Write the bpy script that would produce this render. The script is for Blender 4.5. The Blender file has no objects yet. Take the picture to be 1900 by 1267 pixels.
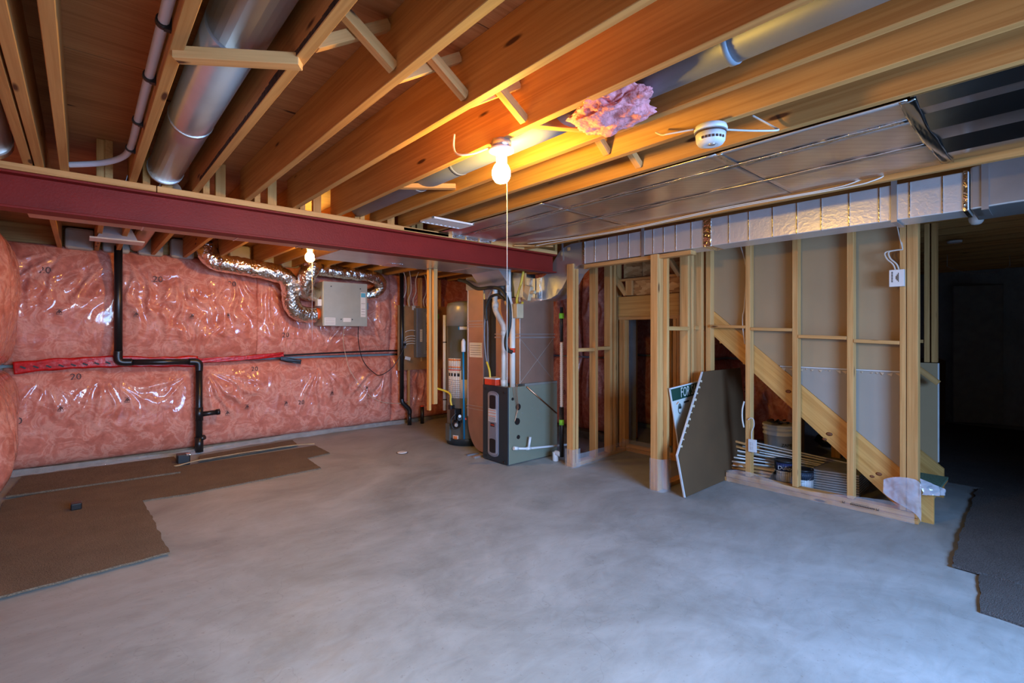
import bpy, bmesh, math, random
from mathutils import Vector, Matrix, noise
random.seed(7)
S = bpy.context.scene
COL = S.collection
PI = math.pi
# ------------------------------------------------------------------ camera, world, lights, exposure
CAMH = 1.45
cam = bpy.data.cameras.new('camera'); cam_o = bpy.data.objects.new('camera', cam); COL.objects.link(cam_o)
cam.sensor_width = 36.0; cam.lens = 902.0 / 1900.0 * 36.0; cam.clip_start = 0.05; cam.clip_end = 60
cam.shift_y = -14.5 / 1900.0
cam_o.location = (0, 0, CAMH)
yaw = math.atan2(0.7491087, 0.6624471) - PI / 2
cam_o.rotation_euler = (PI / 2, 0, yaw)
S.camera = cam_o

W = bpy.data.worlds.new('world'); S.world = W; W.use_nodes = True
W.node_tree.nodes['Background'].inputs[0].default_value = (0.45, 0.60, 1.0, 1)
W.node_tree.nodes['Background'].inputs[1].default_value = 0.35

def area(name, loc, target, sx, sy, power, color, spread=180):
    l = bpy.data.lights.new(name, 'AREA'); l.shape = 'RECTANGLE'; l.size = sx; l.size_y = sy
    l.energy = power; l.color = color; l.spread = math.radians(spread)
    o = bpy.data.objects.new(name, l); COL.objects.link(o); o.location = loc
    o.rotation_euler = (Vector(target) - Vector(loc)).to_track_quat('-Z', 'Y').to_euler()
    return o
area('window_daylight', (2.1, -1.93, 1.55), (2.5, 2.2, 0.0), 2.2, 1.0, 255, (0.28, 0.52, 1.0), 120)
area('window_daylight.001', (0.35, -1.93, 1.75), (0.75, 2.6, 0.0), 0.7, 0.55, 38, (0.66, 0.82, 1.0), 66)
BULB_POWER = 1.0
S.cycles.max_bounces = 7; S.cycles.diffuse_bounces = 4; S.cycles.glossy_bounces = 4; S.cycles.transparent_max_bounces = 8
S.view_settings.view_transform = 'Standard'; S.view_settings.look = 'None'
S.view_settings.exposure = -0.30; S.view_settings.gamma = 1.0; S.view_settings.use_curve_mapping = False

# ------------------------------------------------------------------ materials
MATS = {}
def newmat(name):
    m = bpy.data.materials.new(name); m.use_nodes = True
    nt = m.node_tree; b = nt.nodes['Principled BSDF']
    return m, nt, b
def ramp(nt, fac, stops):
    r = nt.nodes.new('ShaderNodeValToRGB'); e = r.color_ramp.elements
    while len(e) < len(stops): e.new(0.5)
    for i, (p, c) in enumerate(stops):
        e[i].position = p; e[i].color = (c[0], c[1], c[2], 1) if len(c) == 3 else c
    nt.links.new(fac, r.inputs[0]); return r.outputs[0]
def coords(nt, scale=(1, 1, 1), kind='Object', rnd=False):
    t = nt.nodes.new('ShaderNodeTexCoord'); out = t.outputs[kind]
    if rnd:
        oi = nt.nodes.new('ShaderNodeObjectInfo'); v = nt.nodes.new('ShaderNodeVectorMath'); v.operation = 'SCALE'
        cb = nt.nodes.new('ShaderNodeCombineXYZ')
        for i, k in enumerate((37.0, 19.0, 53.0)):
            mm = nt.nodes.new('ShaderNodeMath'); mm.operation = 'MULTIPLY'; mm.inputs[1].default_value = k
            nt.links.new(oi.outputs['Random'], mm.inputs[0]); nt.links.new(mm.outputs[0], cb.inputs[i])
        a = nt.nodes.new('ShaderNodeVectorMath'); a.operation = 'ADD'
        nt.links.new(out, a.inputs[0]); nt.links.new(cb.outputs[0], a.inputs[1]); out = a.outputs[0]
    mp = nt.nodes.new('ShaderNodeMapping'); mp.inputs['Scale'].default_value = scale
    nt.links.new(out, mp.inputs[0]); return mp.outputs[0]
def noisetex(nt, vec, scale, detail=4, rough=0.5, dist=0.0):
    n = nt.nodes.new('ShaderNodeTexNoise'); n.inputs['Scale'].default_value = scale
    n.inputs['Detail'].default_value = detail; n.inputs['Roughness'].default_value = rough
    n.inputs['Distortion'].default_value = dist
    nt.links.new(vec, n.inputs['Vector']); return n.outputs['Fac']
def bump(nt, b, height, strength, dist=0.01, coat=False):
    n = nt.nodes.new('ShaderNodeBump'); n.inputs['Strength'].default_value = strength; n.inputs['Distance'].default_value = dist
    nt.links.new(height, n.inputs['Height']); nt.links.new(n.outputs[0], b.inputs['Normal'])
    if coat: nt.links.new(n.outputs[0], b.inputs['Coat Normal'])
def mixc(nt, fac, a, c, mode='MIX'):
    m = nt.nodes.new('ShaderNodeMix'); m.data_type = 'RGBA'; m.blend_type = mode
    for s, v in ((m.inputs[0], fac), (m.inputs[6], a), (m.inputs[7], c)):
        if isinstance(v, (int, float)): s.default_value = v
        elif isinstance(v, tuple): s.default_value = (v[0], v[1], v[2], 1)
        else: nt.links.new(v, s)
    return m.outputs[2]
def mmath(nt, op, a, c=0.5):
    m = nt.nodes.new('ShaderNodeMath'); m.operation = op
    for s, v in ((m.inputs[0], a), (m.inputs[1], c)):
        if isinstance(v, (int, float)): s.default_value = v
        else: nt.links.new(v, s)
    return m.outputs[0]
def plain(name, col, rough=0.6, metal=0.0, var=0.12, vscale=8.0, bs=0.0, bscale=60.0, coat=0.0, spec=0.5, alpha=1.0):
    if name in MATS: return MATS[name]
    m, nt, b = newmat(name); v = coords(nt)
    n = noisetex(nt, v, vscale, 4)
    lo = tuple(c * (1 - var) for c in col); hi = tuple(min(1, c * (1 + var)) for c in col)
    nt.links.new(ramp(nt, n, [(0.3, lo), (0.7, hi)]), b.inputs['Base Color'])
    b.inputs['Roughness'].default_value = rough; b.inputs['Metallic'].default_value = metal
    b.inputs['Coat Weight'].default_value = coat; b.inputs['Specular IOR Level'].default_value = spec
    b.inputs['Alpha'].default_value = alpha
    if bs: bump(nt, b, noisetex(nt, v, bscale, 3), bs)
    MATS[name] = m; return m
def wood(name, c1, c2, knot=(0.10, 0.035, 0.012), rough=0.62, knots=True):
    m, nt, b = newmat(name)
    big = noisetex(nt, coords(nt, (0.5, 5, 5), rnd=True), 1.6, 3, 0.5, 0.6)
    fine = noisetex(nt, coords(nt, (2.2, 95, 95), rnd=True), 1.0, 3, 0.6, 0.2)
    ring = noisetex(nt, coords(nt, (0.7, 26, 26), rnd=True), 1.2, 2, 0.5, 1.2)
    base = ramp(nt, big, [(0.3, c1), (0.7, c2)])
    g = ramp(nt, ring, [(0.40, (0.82, 0.74, 0.66)), (0.55, (1, 1, 1))])
    col = mixc(nt, 0.75, base, g, 'MULTIPLY')
    g2 = ramp(nt, fine, [(0.35, (0.86, 0.80, 0.74)), (0.6, (1, 1, 1))])
    col = mixc(nt, 0.6, col, g2, 'MULTIPLY')
    if knots:
        vo = nt.nodes.new('ShaderNodeTexVoronoi'); vo.inputs['Scale'].default_value = 1.0
        nt.links.new(coords(nt, (2.0, 9, 9), rnd=True), vo.inputs['Vector'])
        k = ramp(nt, vo.outputs['Distance'], [(0.07, (1, 1, 1)), (0.12, (0, 0, 0))])
        sep = nt.nodes.new('ShaderNodeSeparateColor'); nt.links.new(vo.outputs['Color'], sep.inputs[0])
        on = mmath(nt, 'GREATER_THAN', sep.outputs[0], 0.50)
        k2 = mmath(nt, 'MULTIPLY', k, on)
        col = mixc(nt, k2, col, knot)
    # object-to-object tone change
    oi = nt.nodes.new('ShaderNodeObjectInfo')
    tone = ramp(nt, oi.outputs['Random'], [(0.0, (0.84, 0.82, 0.80)), (1.0, (1, 1, 1))])
    col = mixc(nt, 1.0, col, tone, 'MULTIPLY')
    nt.links.new(col, b.inputs['Base Color']); b.inputs['Roughness'].default_value = rough
    b.inputs['Specular IOR Level'].default_value = 0.3
    bump(nt, b, fine, 0.15, 0.003); return m
PINE = wood('pine_lumber', (0.64, 0.33, 0.105), (0.79, 0.46, 0.175))
JOISTW = wood('joist_lumber', (0.54, 0.265, 0.075), (0.68, 0.385, 0.125))
PLYW = wood('subfloor_plywood', (0.44, 0.19, 0.065), (0.56, 0.27, 0.10))
STRW = wood('stringer_lumber', (0.66, 0.35, 0.09), (0.78, 0.46, 0.15))
BOARDW = plain('plywood_backer', (0.36, 0.17, 0.06), 0.7, var=0.2, vscale=5)

def m_concrete():
    m, nt, b = newmat('concrete_slab')
    v = coords(nt); a = noisetex(nt, v, 0.9, 6, 0.62, 1.2); c = noisetex(nt, coords(nt, (1, 2.2, 1)), 5.0, 6, 0.7, 0.8)
    c1 = ramp(nt, a, [(0.30, (0.250, 0.262, 0.250)), (0.5, (0.335, 0.352, 0.342)), (0.7, (0.410, 0.430, 0.420))])
    c2 = ramp(nt, c, [(0.34, (0.83, 0.82, 0.80)), (0.6, (1, 1, 1))])
    col = mixc(nt, 0.8, c1, c2, 'MULTIPLY')
    # trowel arcs and hairline scratches
    vo = nt.nodes.new('ShaderNodeTexVoronoi'); vo.feature = 'DISTANCE_TO_EDGE'; vo.inputs['Scale'].default_value = 0.8
    dn = nt.nodes.new('ShaderNodeTexNoise'); dn.inputs['Scale'].default_value = 2.5; nt.links.new(v, dn.inputs['Vector'])
    ad = nt.nodes.new('ShaderNodeVectorMath'); ad.operation = 'ADD'; nt.links.new(v, ad.inputs[0]); nt.links.new(dn.outputs['Color'], ad.inputs[1])
    nt.links.new(ad.outputs[0], vo.inputs['Vector'])
    cr = ramp(nt, vo.outputs['Distance'], [(0.0, (0.80, 0.79, 0.78)), (0.004, (1, 1, 1))])
    col = mixc(nt, 0.5, col, cr, 'MULTIPLY')
    sp = noisetex(nt, v, 55, 2); col = mixc(nt, 0.5, col, ramp(nt, sp, [(0.27, (0.7, 0.66, 0.62)), (0.33, (1, 1, 1))]), 'MULTIPLY')
    nt.links.new(col, b.inputs['Base Color'])
    nt.links.new(ramp(nt, c, [(0.3, (0.42,) * 3), (0.7, (0.62,) * 3)]), b.inputs['Roughness'])
    b.inputs['Specular IOR Level'].default_value = 0.45
    bump(nt, b, c, 0.12, 0.01); return m
CONC = m_concrete()
def m_insul():
    m, nt, b = newmat('poly_faced_pink_insulation')
    v = coords(nt)
    sw = noisetex(nt, v, 5.5, 7, 0.62, 1.1); s2 = noisetex(nt, v, 11, 4, 0.6, 0.8)
    c1 = ramp(nt, sw, [(0.32, (0.52, 0.135, 0.080)), (0.47, (0.66, 0.21, 0.135)), (0.53, (0.76, 0.33, 0.23)), (0.60, (0.64, 0.20, 0.13))])
    c2 = ramp(nt, s2, [(0.36, (0.82, 0.76, 0.76)), (0.55, (1, 1, 1))])
    nt.links.new(mixc(nt, 0.8, c1, c2, 'MULTIPLY'), b.inputs['Base Color'])
    b.inputs['Roughness'].default_value = 0.75
    b.inputs['Coat Weight'].default_value = 0.9; b.inputs['Coat Roughness'].default_value = 0.10; b.inputs['Coat IOR'].default_value = 1.45
    h = noisetex(nt, coords(nt, (2.2, 2.2, 0.6)), 5, 3, 0.5, 0.6)
    bump(nt, b, h, 0.22, 0.03, coat=True); return m
INSUL = m_insul()
RAWINS = plain('pink_fibreglass', (0.80, 0.30, 0.31), 0.95, var=0.25, vscale=30, bs=0.8, bscale=60)
def m_metal(name, col, rough, bs, bscale, stretch=(1, 1, 1), var=0.1, lines=None):
    m, nt, b = newmat(name); v = coords(nt, stretch)
    n = noisetex(nt, v, 3.0, 3, 0.5, 0.5)
    c = ramp(nt, n, [(0.3, tuple(x * (1 - var) for x in col)), (0.7, tuple(min(1, x * (1 + var)) for x in col))])
    if lines:
        # printed grid on foil facing
        w = nt.nodes.new('ShaderNodeTexWave'); w.wave_type = 'BANDS'; w.bands_direction = 'DIAGONAL'; w.inputs['Scale'].default_value = lines[0]
        w.inputs['Distortion'].default_value = 0.3
        nt.links.new(coords(nt), w.inputs['Vector'])
        f = ramp(nt, w.outputs['Fac'], [(0.93, (0, 0, 0)), (0.98, (1, 1, 1))])
        c = mixc(nt, mmath(nt, 'MULTIPLY', f, 0.18), c, lines[1])
    nt.links.new(c, b.inputs['Base Color']); b.inputs['Metallic'].default_value = 1.0
    b.inputs['Roughness'].default_value = rough
    bump(nt, b, noisetex(nt, v, bscale, 3, 0.5, 0.6), bs, 0.01); MATS[name] = m; return m
GALV = m_metal('galvanised_steel', (0.60, 0.60, 0.59), 0.28, 0.06, 6)
GALV.node_tree.nodes['Principled BSDF'].inputs['Metallic'].default_value = 0.78
GALVD = m_metal('dark_sheet_metal', (0.36, 0.37, 0.37), 0.22, 0.25, 2.2)
FOIL = m_metal('foil_duct_wrap', (0.80, 0.80, 0.78), 0.33, 0.14, 40)
FOIL.node_tree.nodes['Principled BSDF'].inputs['Metallic'].default_value = 0.6
FOILC = m_metal('foil_ceiling_panning', (0.78, 0.72, 0.68), 0.30, 0.10, 9, lines=(9.0, (0.30, 0.10, 0.08)))
CRINK = m_metal('crinkled_foil', (0.88, 0.84, 0.76), 0.16, 1.0, 30)
TAPE = m_metal('foil_tape', (0.85, 0.85, 0.84), 0.16, 0.5, 50)
REFLDUCT = m_metal('brown_reflecting_metal', (0.62, 0.45, 0.34), 0.48, 0.08, 5)  # brown of warm reflections put into the sheet metal's base colour
COPPER = plain('copper', (0.6, 0.28, 0.15), 0.3, 1.0)
REDSTEEL = plain('red_oxide_painted_steel', (0.20, 0.014, 0.008), 0.5, var=0.12, vscale=3, bs=0.1, bscale=90, spec=0.22)
BLACK = plain('black_abs_plastic', (0.012, 0.011, 0.011), 0.35, var=0.1)
RUBBER = plain('black_rubber_hose', (0.018, 0.022, 0.02), 0.55)
WHITE = plain('white_plastic', (0.72, 0.72, 0.70), 0.35, var=0.04)
CREAM = plain('cream_pvc', (0.74, 0.70, 0.60), 0.35, var=0.05)
PEX = plain('grey_pex_pipe', (0.55, 0.57, 0.60), 0.3, var=0.05)
CABLE = plain('white_cable_jacket', (0.68, 0.64, 0.56), 0.45, var=0.05)
YELLOW = plain('yellow_gas_line', (0.72, 0.50, 0.04), 0.4)
REDP = plain('red_plastic', (0.72, 0.06, 0.02), 0.4)
REDTAPE = plain('red_sheathing_tape', (0.50, 0.010, 0.008), 0.3, var=0.25, vscale=20, bs=0.3, bscale=25, coat=0.0, spec=0.3)
ORANGE = plain('orange_collar', (0.78, 0.12, 0.02), 0.4)
GREEN = plain('lime_green_band', (0.25, 0.75, 0.05), 0.4)
BLUE = plain('blue_pipe', (0.0, 0.24, 0.50), 0.3, var=0.04)
FURG = plain('furnace_grey_green', (0.25, 0.265, 0.19), 0.35, 0.3, var=0.05, vscale=2)
FURD = plain('furnace_front_navy', (0.016, 0.028, 0.036), 0.4, var=0.05)
SILVER = plain('silver_plastic_trim', (0.30, 0.32, 0.36), 0.35, 0.4, var=0.04)
HEATG = plain('water_heater_grey', (0.115, 0.130, 0.120), 0.30, 0.2, var=0.05, vscale=2)
HEATC = plain('water_heater_cover', (0.27, 0.27, 0.235), 0.35, 0.3, var=0.05)
PANELG = plain('panel_grey', (0.20, 0.22, 0.25), 0.4, 0.2, var=0.05)
HRVM = plain('hrv_casing', (0.40, 0.40, 0.33), 0.4, 0.25, var=0.05)
PAPER = plain('label_paper', (0.70, 0.69, 0.64), 0.6, var=0.05)
ORANGEL = plain('orange_label_band', (0.75, 0.22, 0.05), 0.6)
TEALL = plain('teal_label_band', (0.10, 0.40, 0.55), 0.6)
INK = plain('black_ink', (0.02, 0.02, 0.02), 0.6)
INKR = plain('faded_ink', (0.07, 0.025, 0.02), 0.6)
GREYD = plain('dull_blue_grey_duct', (0.26, 0.30, 0.34), 0.5, 0.3, var=.08, vscale=3)
DRYB = plain('drywall_brown_back', (0.105, 0.052, 0.018), 0.85, var=0.12, vscale=3)
DRYG = plain('drywall_grey_paper', (0.38, 0.265, 0.14), 0.85, var=0.06, vscale=2, bs=0.08, bscale=10)
DRYL = plain('drywall_lower_paper', (0.36, 0.32, 0.26), 0.85, var=0.06, vscale=2)
BARK = plain('bark_wane', (0.05, 0.028, 0.018), 0.9, var=.7, vscale=25, bs=.8, bscale=50)
GYP = plain('gypsum_edge', (0.62, 0.62, 0.60), 0.8)
SIGNG = plain('sign_green', (0.012, 0.06, 0.04), 0.45)
SIGNW = plain('sign_white', (0.66, 0.66, 0.60), 0.45, var=0.04)
TANP = plain('torn_paper', (0.55, 0.44, 0.30), 0.9)
TRIMW = plain('primed_trim', (0.82, 0.82, 0.74), 0.5, var=0.08, vscale=15)
TANPL = plain('tan_vent_plastic', (0.50, 0.40, 0.24), 0.5)
CAND = plain('dark_can_steel', (0.05, 0.05, 0.055), 0.35, 0.6)
CANB = plain('blue_can_label', (0.02, 0.035, 0.12), 0.4)
BUCKET = plain('white_bucket', (0.78, 0.80, 0.72), 0.45, var=0.05)
GREENMAT = plain('green_tread_mat', (0.10, 0.19, 0.13), 0.9, var=0.3, vscale=60, bs=0.5, bscale=90)
PANELD = plain('grey_door_slab', (0.30, 0.30, 0.28), 0.6)
def m_osb():
    m, nt, b = newmat('oriented_strand_board')
    vo = nt.nodes.new('ShaderNodeTexVoronoi'); vo.inputs['Scale'].default_value = 1.0
    nt.links.new(coords(nt, (30, 12, 34)), vo.inputs['Vector'])
    sep = nt.nodes.new('ShaderNodeSeparateColor'); nt.links.new(vo.outputs['Color'], sep.inputs[0])
    nt.links.new(ramp(nt, sep.outputs[0], [(0.0, (0.30, 0.13, 0.04)), (0.5, (0.52, 0.28, 0.10)), (1.0, (0.70, 0.45, 0.2))]), b.inputs['Base Color'])
    b.inputs['Roughness'].default_value = 0.6; bump(nt, b, vo.outputs['Distance'], 0.3); return m
OSB = m_osb()
def m_carpet(name, col):
    m, nt, b = newmat(name); v = coords(nt)
    n = noisetex(nt, v, 160, 2, 0.7); n2 = noisetex(nt, v, 3.5, 4, 0.6, 0.5)
    c = ramp(nt, n, [(0.3, tuple(x * 0.45 for x in col)), (0.7, tuple(x * 1.5 for x in col))])
    c = mixc(nt, 0.7, c, ramp(nt, n2, [(0.3, (0.72, 0.72, 0.72)), (0.7, (1, 1, 1))]), 'MULTIPLY')
    nt.links.new(c, b.inputs['Base Color']); b.inputs['Roughness'].default_value = 0.95
    b.inputs['Specular IOR Level'].default_value = 0.1
    bump(nt, b, n, 0.9, 0.01); return m
CARPET = m_carpet('brown_grey_carpet', (0.215, 0.160, 0.110))
CARPETB = m_carpet('carpet_backing', (0.17, 0.13, 0.08))
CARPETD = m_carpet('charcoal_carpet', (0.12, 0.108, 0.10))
def m_film(name, tint=(0.8, 0.82, 0.85), op=0.22):
    m, nt, b = newmat(name)
    out = nt.nodes['Material Output']; tr = nt.nodes.new('ShaderNodeBsdfTransparent'); mx = nt.nodes.new('ShaderNodeMixShader')
    nz = noisetex(nt, coords(nt), 9, 3, 0.5, 1.0)
    f = ramp(nt, nz, [(0.3, (op * 0.8,) * 3), (0.7, (min(1, op * 1.25),) * 3)])
    nt.links.new(f, mx.inputs[0]); nt.links.new(tr.outputs[0], mx.inputs[1]); nt.links.new(b.outputs[0], mx.inputs[2]); nt.links.new(mx.outputs[0], out.inputs[0])
    b.inputs['Base Color'].default_value = (*tint, 1); b.inputs['Roughness'].default_value = 0.08
    b.inputs['Coat Weight'].default_value = 1.0; b.inputs['Coat Roughness'].default_value = 0.05
    bump(nt, b, nz, 0.45, 0.02, coat=True); return m
FILM = m_film('clear_poly_film', op=0.13); FILM2 = m_film('cloudy_poly_film', (0.70, 0.71, 0.74), 0.24); FILMW = m_film('milky_poly_film', (0.62, 0.62, 0.68), 0.62)
def m_emit(name, col, st):
    m, nt, b = newmat(name); b.inputs['Base Color'].default_value = (0.9, 0.9, 0.85, 1)
    b.inputs['Emission Color'].default_value = (*col, 1); b.inputs['Emission Strength'].default_value = st; return m
LAMP1 = m_emit('lit_bulb', (1.0, 0.56, 0.08), 720.0 * BULB_POWER)
LAMP2 = m_emit('lit_bulb_far', (1.0, 0.52, 0.08), 800.0 * BULB_POWER)
GLASSW = plain('frosted_bulb_glass', (0.62, 0.60, 0.55), 0.15, var=0.02, coat=0.5)

# ------------------------------------------------------------------ builders
WM = {}
def wmat(o): return WM.get(o.name, Matrix.Identity(4))
def place(o, M, parent=None):
    COL.objects.link(o)
    if parent is not None:
        o.parent = parent; o.matrix_parent_inverse = wmat(parent).inverted()
    o.matrix_basis = M; WM[o.name] = M
def tag(o, label=None, cat=None, group=None, kind=None):
    if label: o['label'] = label
    if cat: o['category'] = cat
    if group: o['group'] = group
    if kind: o['kind'] = kind
    return o
def thing(name, loc, label, cat, group=None, kind=None, rotz=0):
    o = bpy.data.objects.new(name, None); o.empty_display_size = 0.1
    place(o, Matrix.Translation(Vector(loc)) @ Matrix.Rotation(rotz, 4, 'Z')); return tag(o, label, cat, group, kind)
class B:
    def __init__(s): s.bm = bmesh.new(); s.mats = []; s.mi = 0
    def mat(s, m):
        if m not in s.mats: s.mats.append(m)
        s.mi = s.mats.index(m); return s
    def _v(s, p): return s.bm.verts.new(p)
    def _f(s, vs, smooth=False):
        try: f = s.bm.faces.new(vs)
        except ValueError: return None
        f.material_index = s.mi; f.smooth = smooth; return f
    def box(s, c, d, M=None):
        c = Vector(c); v = []
        for dx in (-.5, .5):
            for dy in (-.5, .5):
                for dz in (-.5, .5):
                    p = Vector((dx * d[0], dy * d[1], dz * d[2])); p = (M @ p if M else p) + c; v.append(s._v(p))
        for q in ((0, 1, 3, 2), (4, 6, 7, 5), (0, 4, 5, 1), (2, 3, 7, 6), (0, 2, 6, 4), (1, 5, 7, 3)): s._f([v[i] for i in q])
        return s
    def bb(s, x0, x1, y0, y1, z0, z1): return s.box(((x0 + x1) / 2, (y0 + y1) / 2, (z0 + z1) / 2), (abs(x1 - x0), abs(y1 - y0), abs(z1 - z0)))
    def prism(s, pts, ext):
        ext = Vector(ext); a = [s._v(Vector(p)) for p in pts]; b = [s._v(Vector(p) + ext) for p in pts]; n = len(a)
        s._f(a[::-1]); s._f(b)
        for i in range(n): s._f([a[i], a[(i + 1) % n], b[(i + 1) % n], b[i]])
        return s
    def quad(s, pts, smooth=False): s._f([s._v(Vector(p)) for p in pts], smooth); return s
    def tube(s, path, r, seg=12, caps=True, radii=None):
        P = [Vector(p) for p in path]; n = len(P); rings = []; up = None
        for i in range(n):
            t = (P[min(i + 1, n - 1)] - P[max(i - 1, 0)]).normalized()
            if up is None: up = Vector((0, 0, 1)) if abs(t.z) < .9 else Vector((1, 0, 0))
            up = (up - t * up.dot(t)); up = up.normalized() if up.length > 1e-6 else t.orthogonal().normalized()
            w = t.cross(up); rr = radii[i] if radii else r
            rings.append([s._v(P[i] + (up * math.cos(a) + w * math.sin(a)) * rr) for a in [2 * PI * k / seg for k in range(seg)]])
        for i in range(n - 1):
            for k in range(seg): s._f([rings[i][k], rings[i][(k + 1) % seg], rings[i + 1][(k + 1) % seg], rings[i + 1][k]], True)
        if caps: s._f(rings[0][::-1]); s._f(rings[-1])
        return s
    def cyl(s, p0, p1, r, seg=20, r1=None): return s.tube([p0, p1], r, seg, radii=[r, r if r1 is None else r1])
    def lathe(s, c, prof, seg=24, axis='Z', M=None):
        c = Vector(c); rings = []
        for (r, z) in prof:
            ring = []
            for k in range(seg):
                a = 2 * PI * k / seg; p = Vector((r * math.cos(a), r * math.sin(a), z))
                if M: p = M @ p
                ring.append(s._v(c + p))
            rings.append(ring)
        for i in range(len(prof) - 1):
            for k in range(seg): s._f([rings[i][k], rings[i][(k + 1) % seg], rings[i + 1][(k + 1) % seg], rings[i + 1][k]], True)
        s._f(rings[0][::-1]); s._f(rings[-1]); return s
    def out(s, name, parent=None, origin=None, bevel=0.0, bseg=2, recalc=True):
        bm = s.bm
        if recalc: bmesh.ops.recalc_face_normals(bm, faces=bm.faces[:])
        lo = Vector((min(v.co.x for v in bm.verts), min(v.co.y for v in bm.verts), min(v.co.z for v in bm.verts)))
        hi = Vector((max(v.co.x for v in bm.verts), max(v.co.y for v in bm.verts), max(v.co.z for v in bm.verts)))
        og = Vector(origin) if origin else Vector(((lo.x + hi.x) / 2, (lo.y + hi.y) / 2, lo.z))
        for v in bm.verts: v.co -= og
        me = bpy.data.meshes.new(name); bm.to_mesh(me); bm.free()
        for m in s.mats: me.materials.append(m)
        o = bpy.data.objects.new(name, me); place(o, Matrix.Translation(og), parent)
        if bevel:
            md = o.modifiers.new('bevel', 'BEVEL'); md.width = bevel; md.segments = bseg; md.limit_method = 'ANGLE'
        return o
def b_(m): return B().mat(m)
BOXCACHE = {}
def timber(name, p0, p1, w, h, m, parent=None, up=(0, 0, 1)):
    """box from p0 to p1 (centre line); w across, h along 'up'; grain runs along local X"""
    p0 = Vector(p0); p1 = Vector(p1); L = (p1 - p0).length; ax = (p1 - p0).normalized(); u = Vector(up)
    if abs(ax.dot(u)) > .95: u = Vector((1, 0, 0))
    u = (u - ax * u.dot(ax)).normalized(); side = u.cross(ax)
    key = (round(L, 3), w, h, m.name)
    if key not in BOXCACHE:
        bb = b_(m); bb.box((0, 0, 0), (L, w, h)); bm = bb.bm
        bmesh.ops.bevel(bm, geom=bm.edges[:], offset=0.002, segments=1, affect='EDGES')
        bmesh.ops.recalc_face_normals(bm, faces=bm.faces[:])
        me = bpy.data.meshes.new(name); bm.to_mesh(me); bm.free(); me.materials.append(m); BOXCACHE[key] = me
    o = bpy.data.objects.new(name, BOXCACHE[key])
    M = Matrix((( ax.x, side.x, u.x, 0), (ax.y, side.y, u.y, 0), (ax.z, side.z, u.z, 0), (0, 0, 0, 1)))
    M.translation = (p0 + p1) / 2
    place(o, M, parent); return o
def stud(p, z0, z1, dx, dy, parent, name='stud', m=None):
    """vertical member centred at p, dx along x, dy along y"""
    o = timber(name, (p[0], p[1], z0), (p[0], p[1], z1), dy, dx, m or PINE, parent); return o
def spline(pts, n=8):
    P = [Vector(p) for p in pts]; out = []
    for i in range(len(P) - 1):
        a = P[max(i - 1, 0)]; b = P[i]; c = P[i + 1]; d = P[min(i + 2, len(P) - 1)]
        for k in range(n):
            t = k / n; out.append(0.5 * ((2 * b) + (c - a) * t + (2 * a - 5 * b + 4 * c - d) * t * t + (3 * b - a - 3 * c + d) * t ** 3))
    out.append(P[-1]); return out
def cable(name, pts, r, m, parent=None, n=8, seg=6): return b_(m).tube(spline(pts, n), r, seg).out(name, parent)
def text(name, s, M, size, m, parent, extrude=0.0004, align='CENTER', sx=1.0):
    cu = bpy.data.curves.new(name, 'FONT'); cu.body = s; cu.size = size; cu.extrude = extrude; cu.align_x = align; cu.align_y = 'CENTER'
    cu.resolution_u = 2
    t = bpy.data.objects.new('tmp', cu); COL.objects.link(t)
    dg = bpy.context.evaluated_depsgraph_get(); me = bpy.data.meshes.new_from_object(t.evaluated_get(dg)); bpy.data.objects.remove(t)
    me.materials.clear(); me.materials.append(m)
    o = bpy.data.objects.new(name, me); place(o, M @ Matrix.Diagonal((sx, 1, 1, 1)), parent); return o
def frame(origin, right, up):
    r = Vector(right).normalized(); u = Vector(up); u = (u - r * u.dot(r)).normalized(); n = r.cross(u)
    M = Matrix(((r.x, u.x, n.x, 0), (r.y, u.y, n.y, 0), (r.z, u.z, n.z, 0), (0, 0, 0, 1))); M.translation = Vector(origin); return M
# ------------------------------------------------------------------ the room shell
def struct(o, label, cat, name=None): o['kind'] = 'structure'; o['label'] = label; o['category'] = cat; return o
struct(b_(CONC).bb(-0.8, 11.2, -2.0, 7.5, -0.12, 0).out('floor'), 'bare trowelled grey concrete slab floor with faint cracks', 'floor')
ZJ, JD, JW = 2.37, 0.235, 0.038
ceil = struct(thing('ceiling', (0, 0, ZJ), 'open unfinished ceiling of pine joists under plywood subfloor', 'ceiling'), 'open unfinished ceiling of pine joists under plywood subfloor', 'ceiling')
# subfloor sheets with joints
xs = [-0.8, 1.35, 3.79, 6.23, 8.67, 11.2]; ys = [-2.0, -1.0, 0.22, 1.44, 2.66, 3.88, 5.10, 6.32, 7.5]
for j in range(len(ys) - 1):
    for i in range(len(xs) - 1):
        sx = xs[i] if not (j % 2 and 0 < i) else xs[i] - 1.1; ex = xs[i + 1] if not (j % 2 and i < len(xs) - 2) else xs[i + 1] - 1.1
        cx, cy = (sx + ex) / 2, (ys[j] + ys[j + 1]) / 2
        timber('subfloor_sheet', (sx + .003, cy, ZJ + JD + .009), (ex - .003, cy, ZJ + JD + .009), ys[j + 1] - ys[j] - .005, 0.018, PLYW, ceil)
JX = [-0.222, -0.176, -0.075, 0.23, 0.552, 0.857, 1.172, 1.497, 1.828, 2.092, 2.385]
for x in JX: timber('floor_joist', (x, -1.9, ZJ + JD / 2), (x, 3.85, ZJ + JD / 2), JW, JD, JOISTW, ceil)
for x in [-0.5] : timber('floor_joist', (x, -1.9, ZJ + JD / 2), (x, 3.85, ZJ + JD / 2), JW, JD, JOISTW, ceil)
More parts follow.
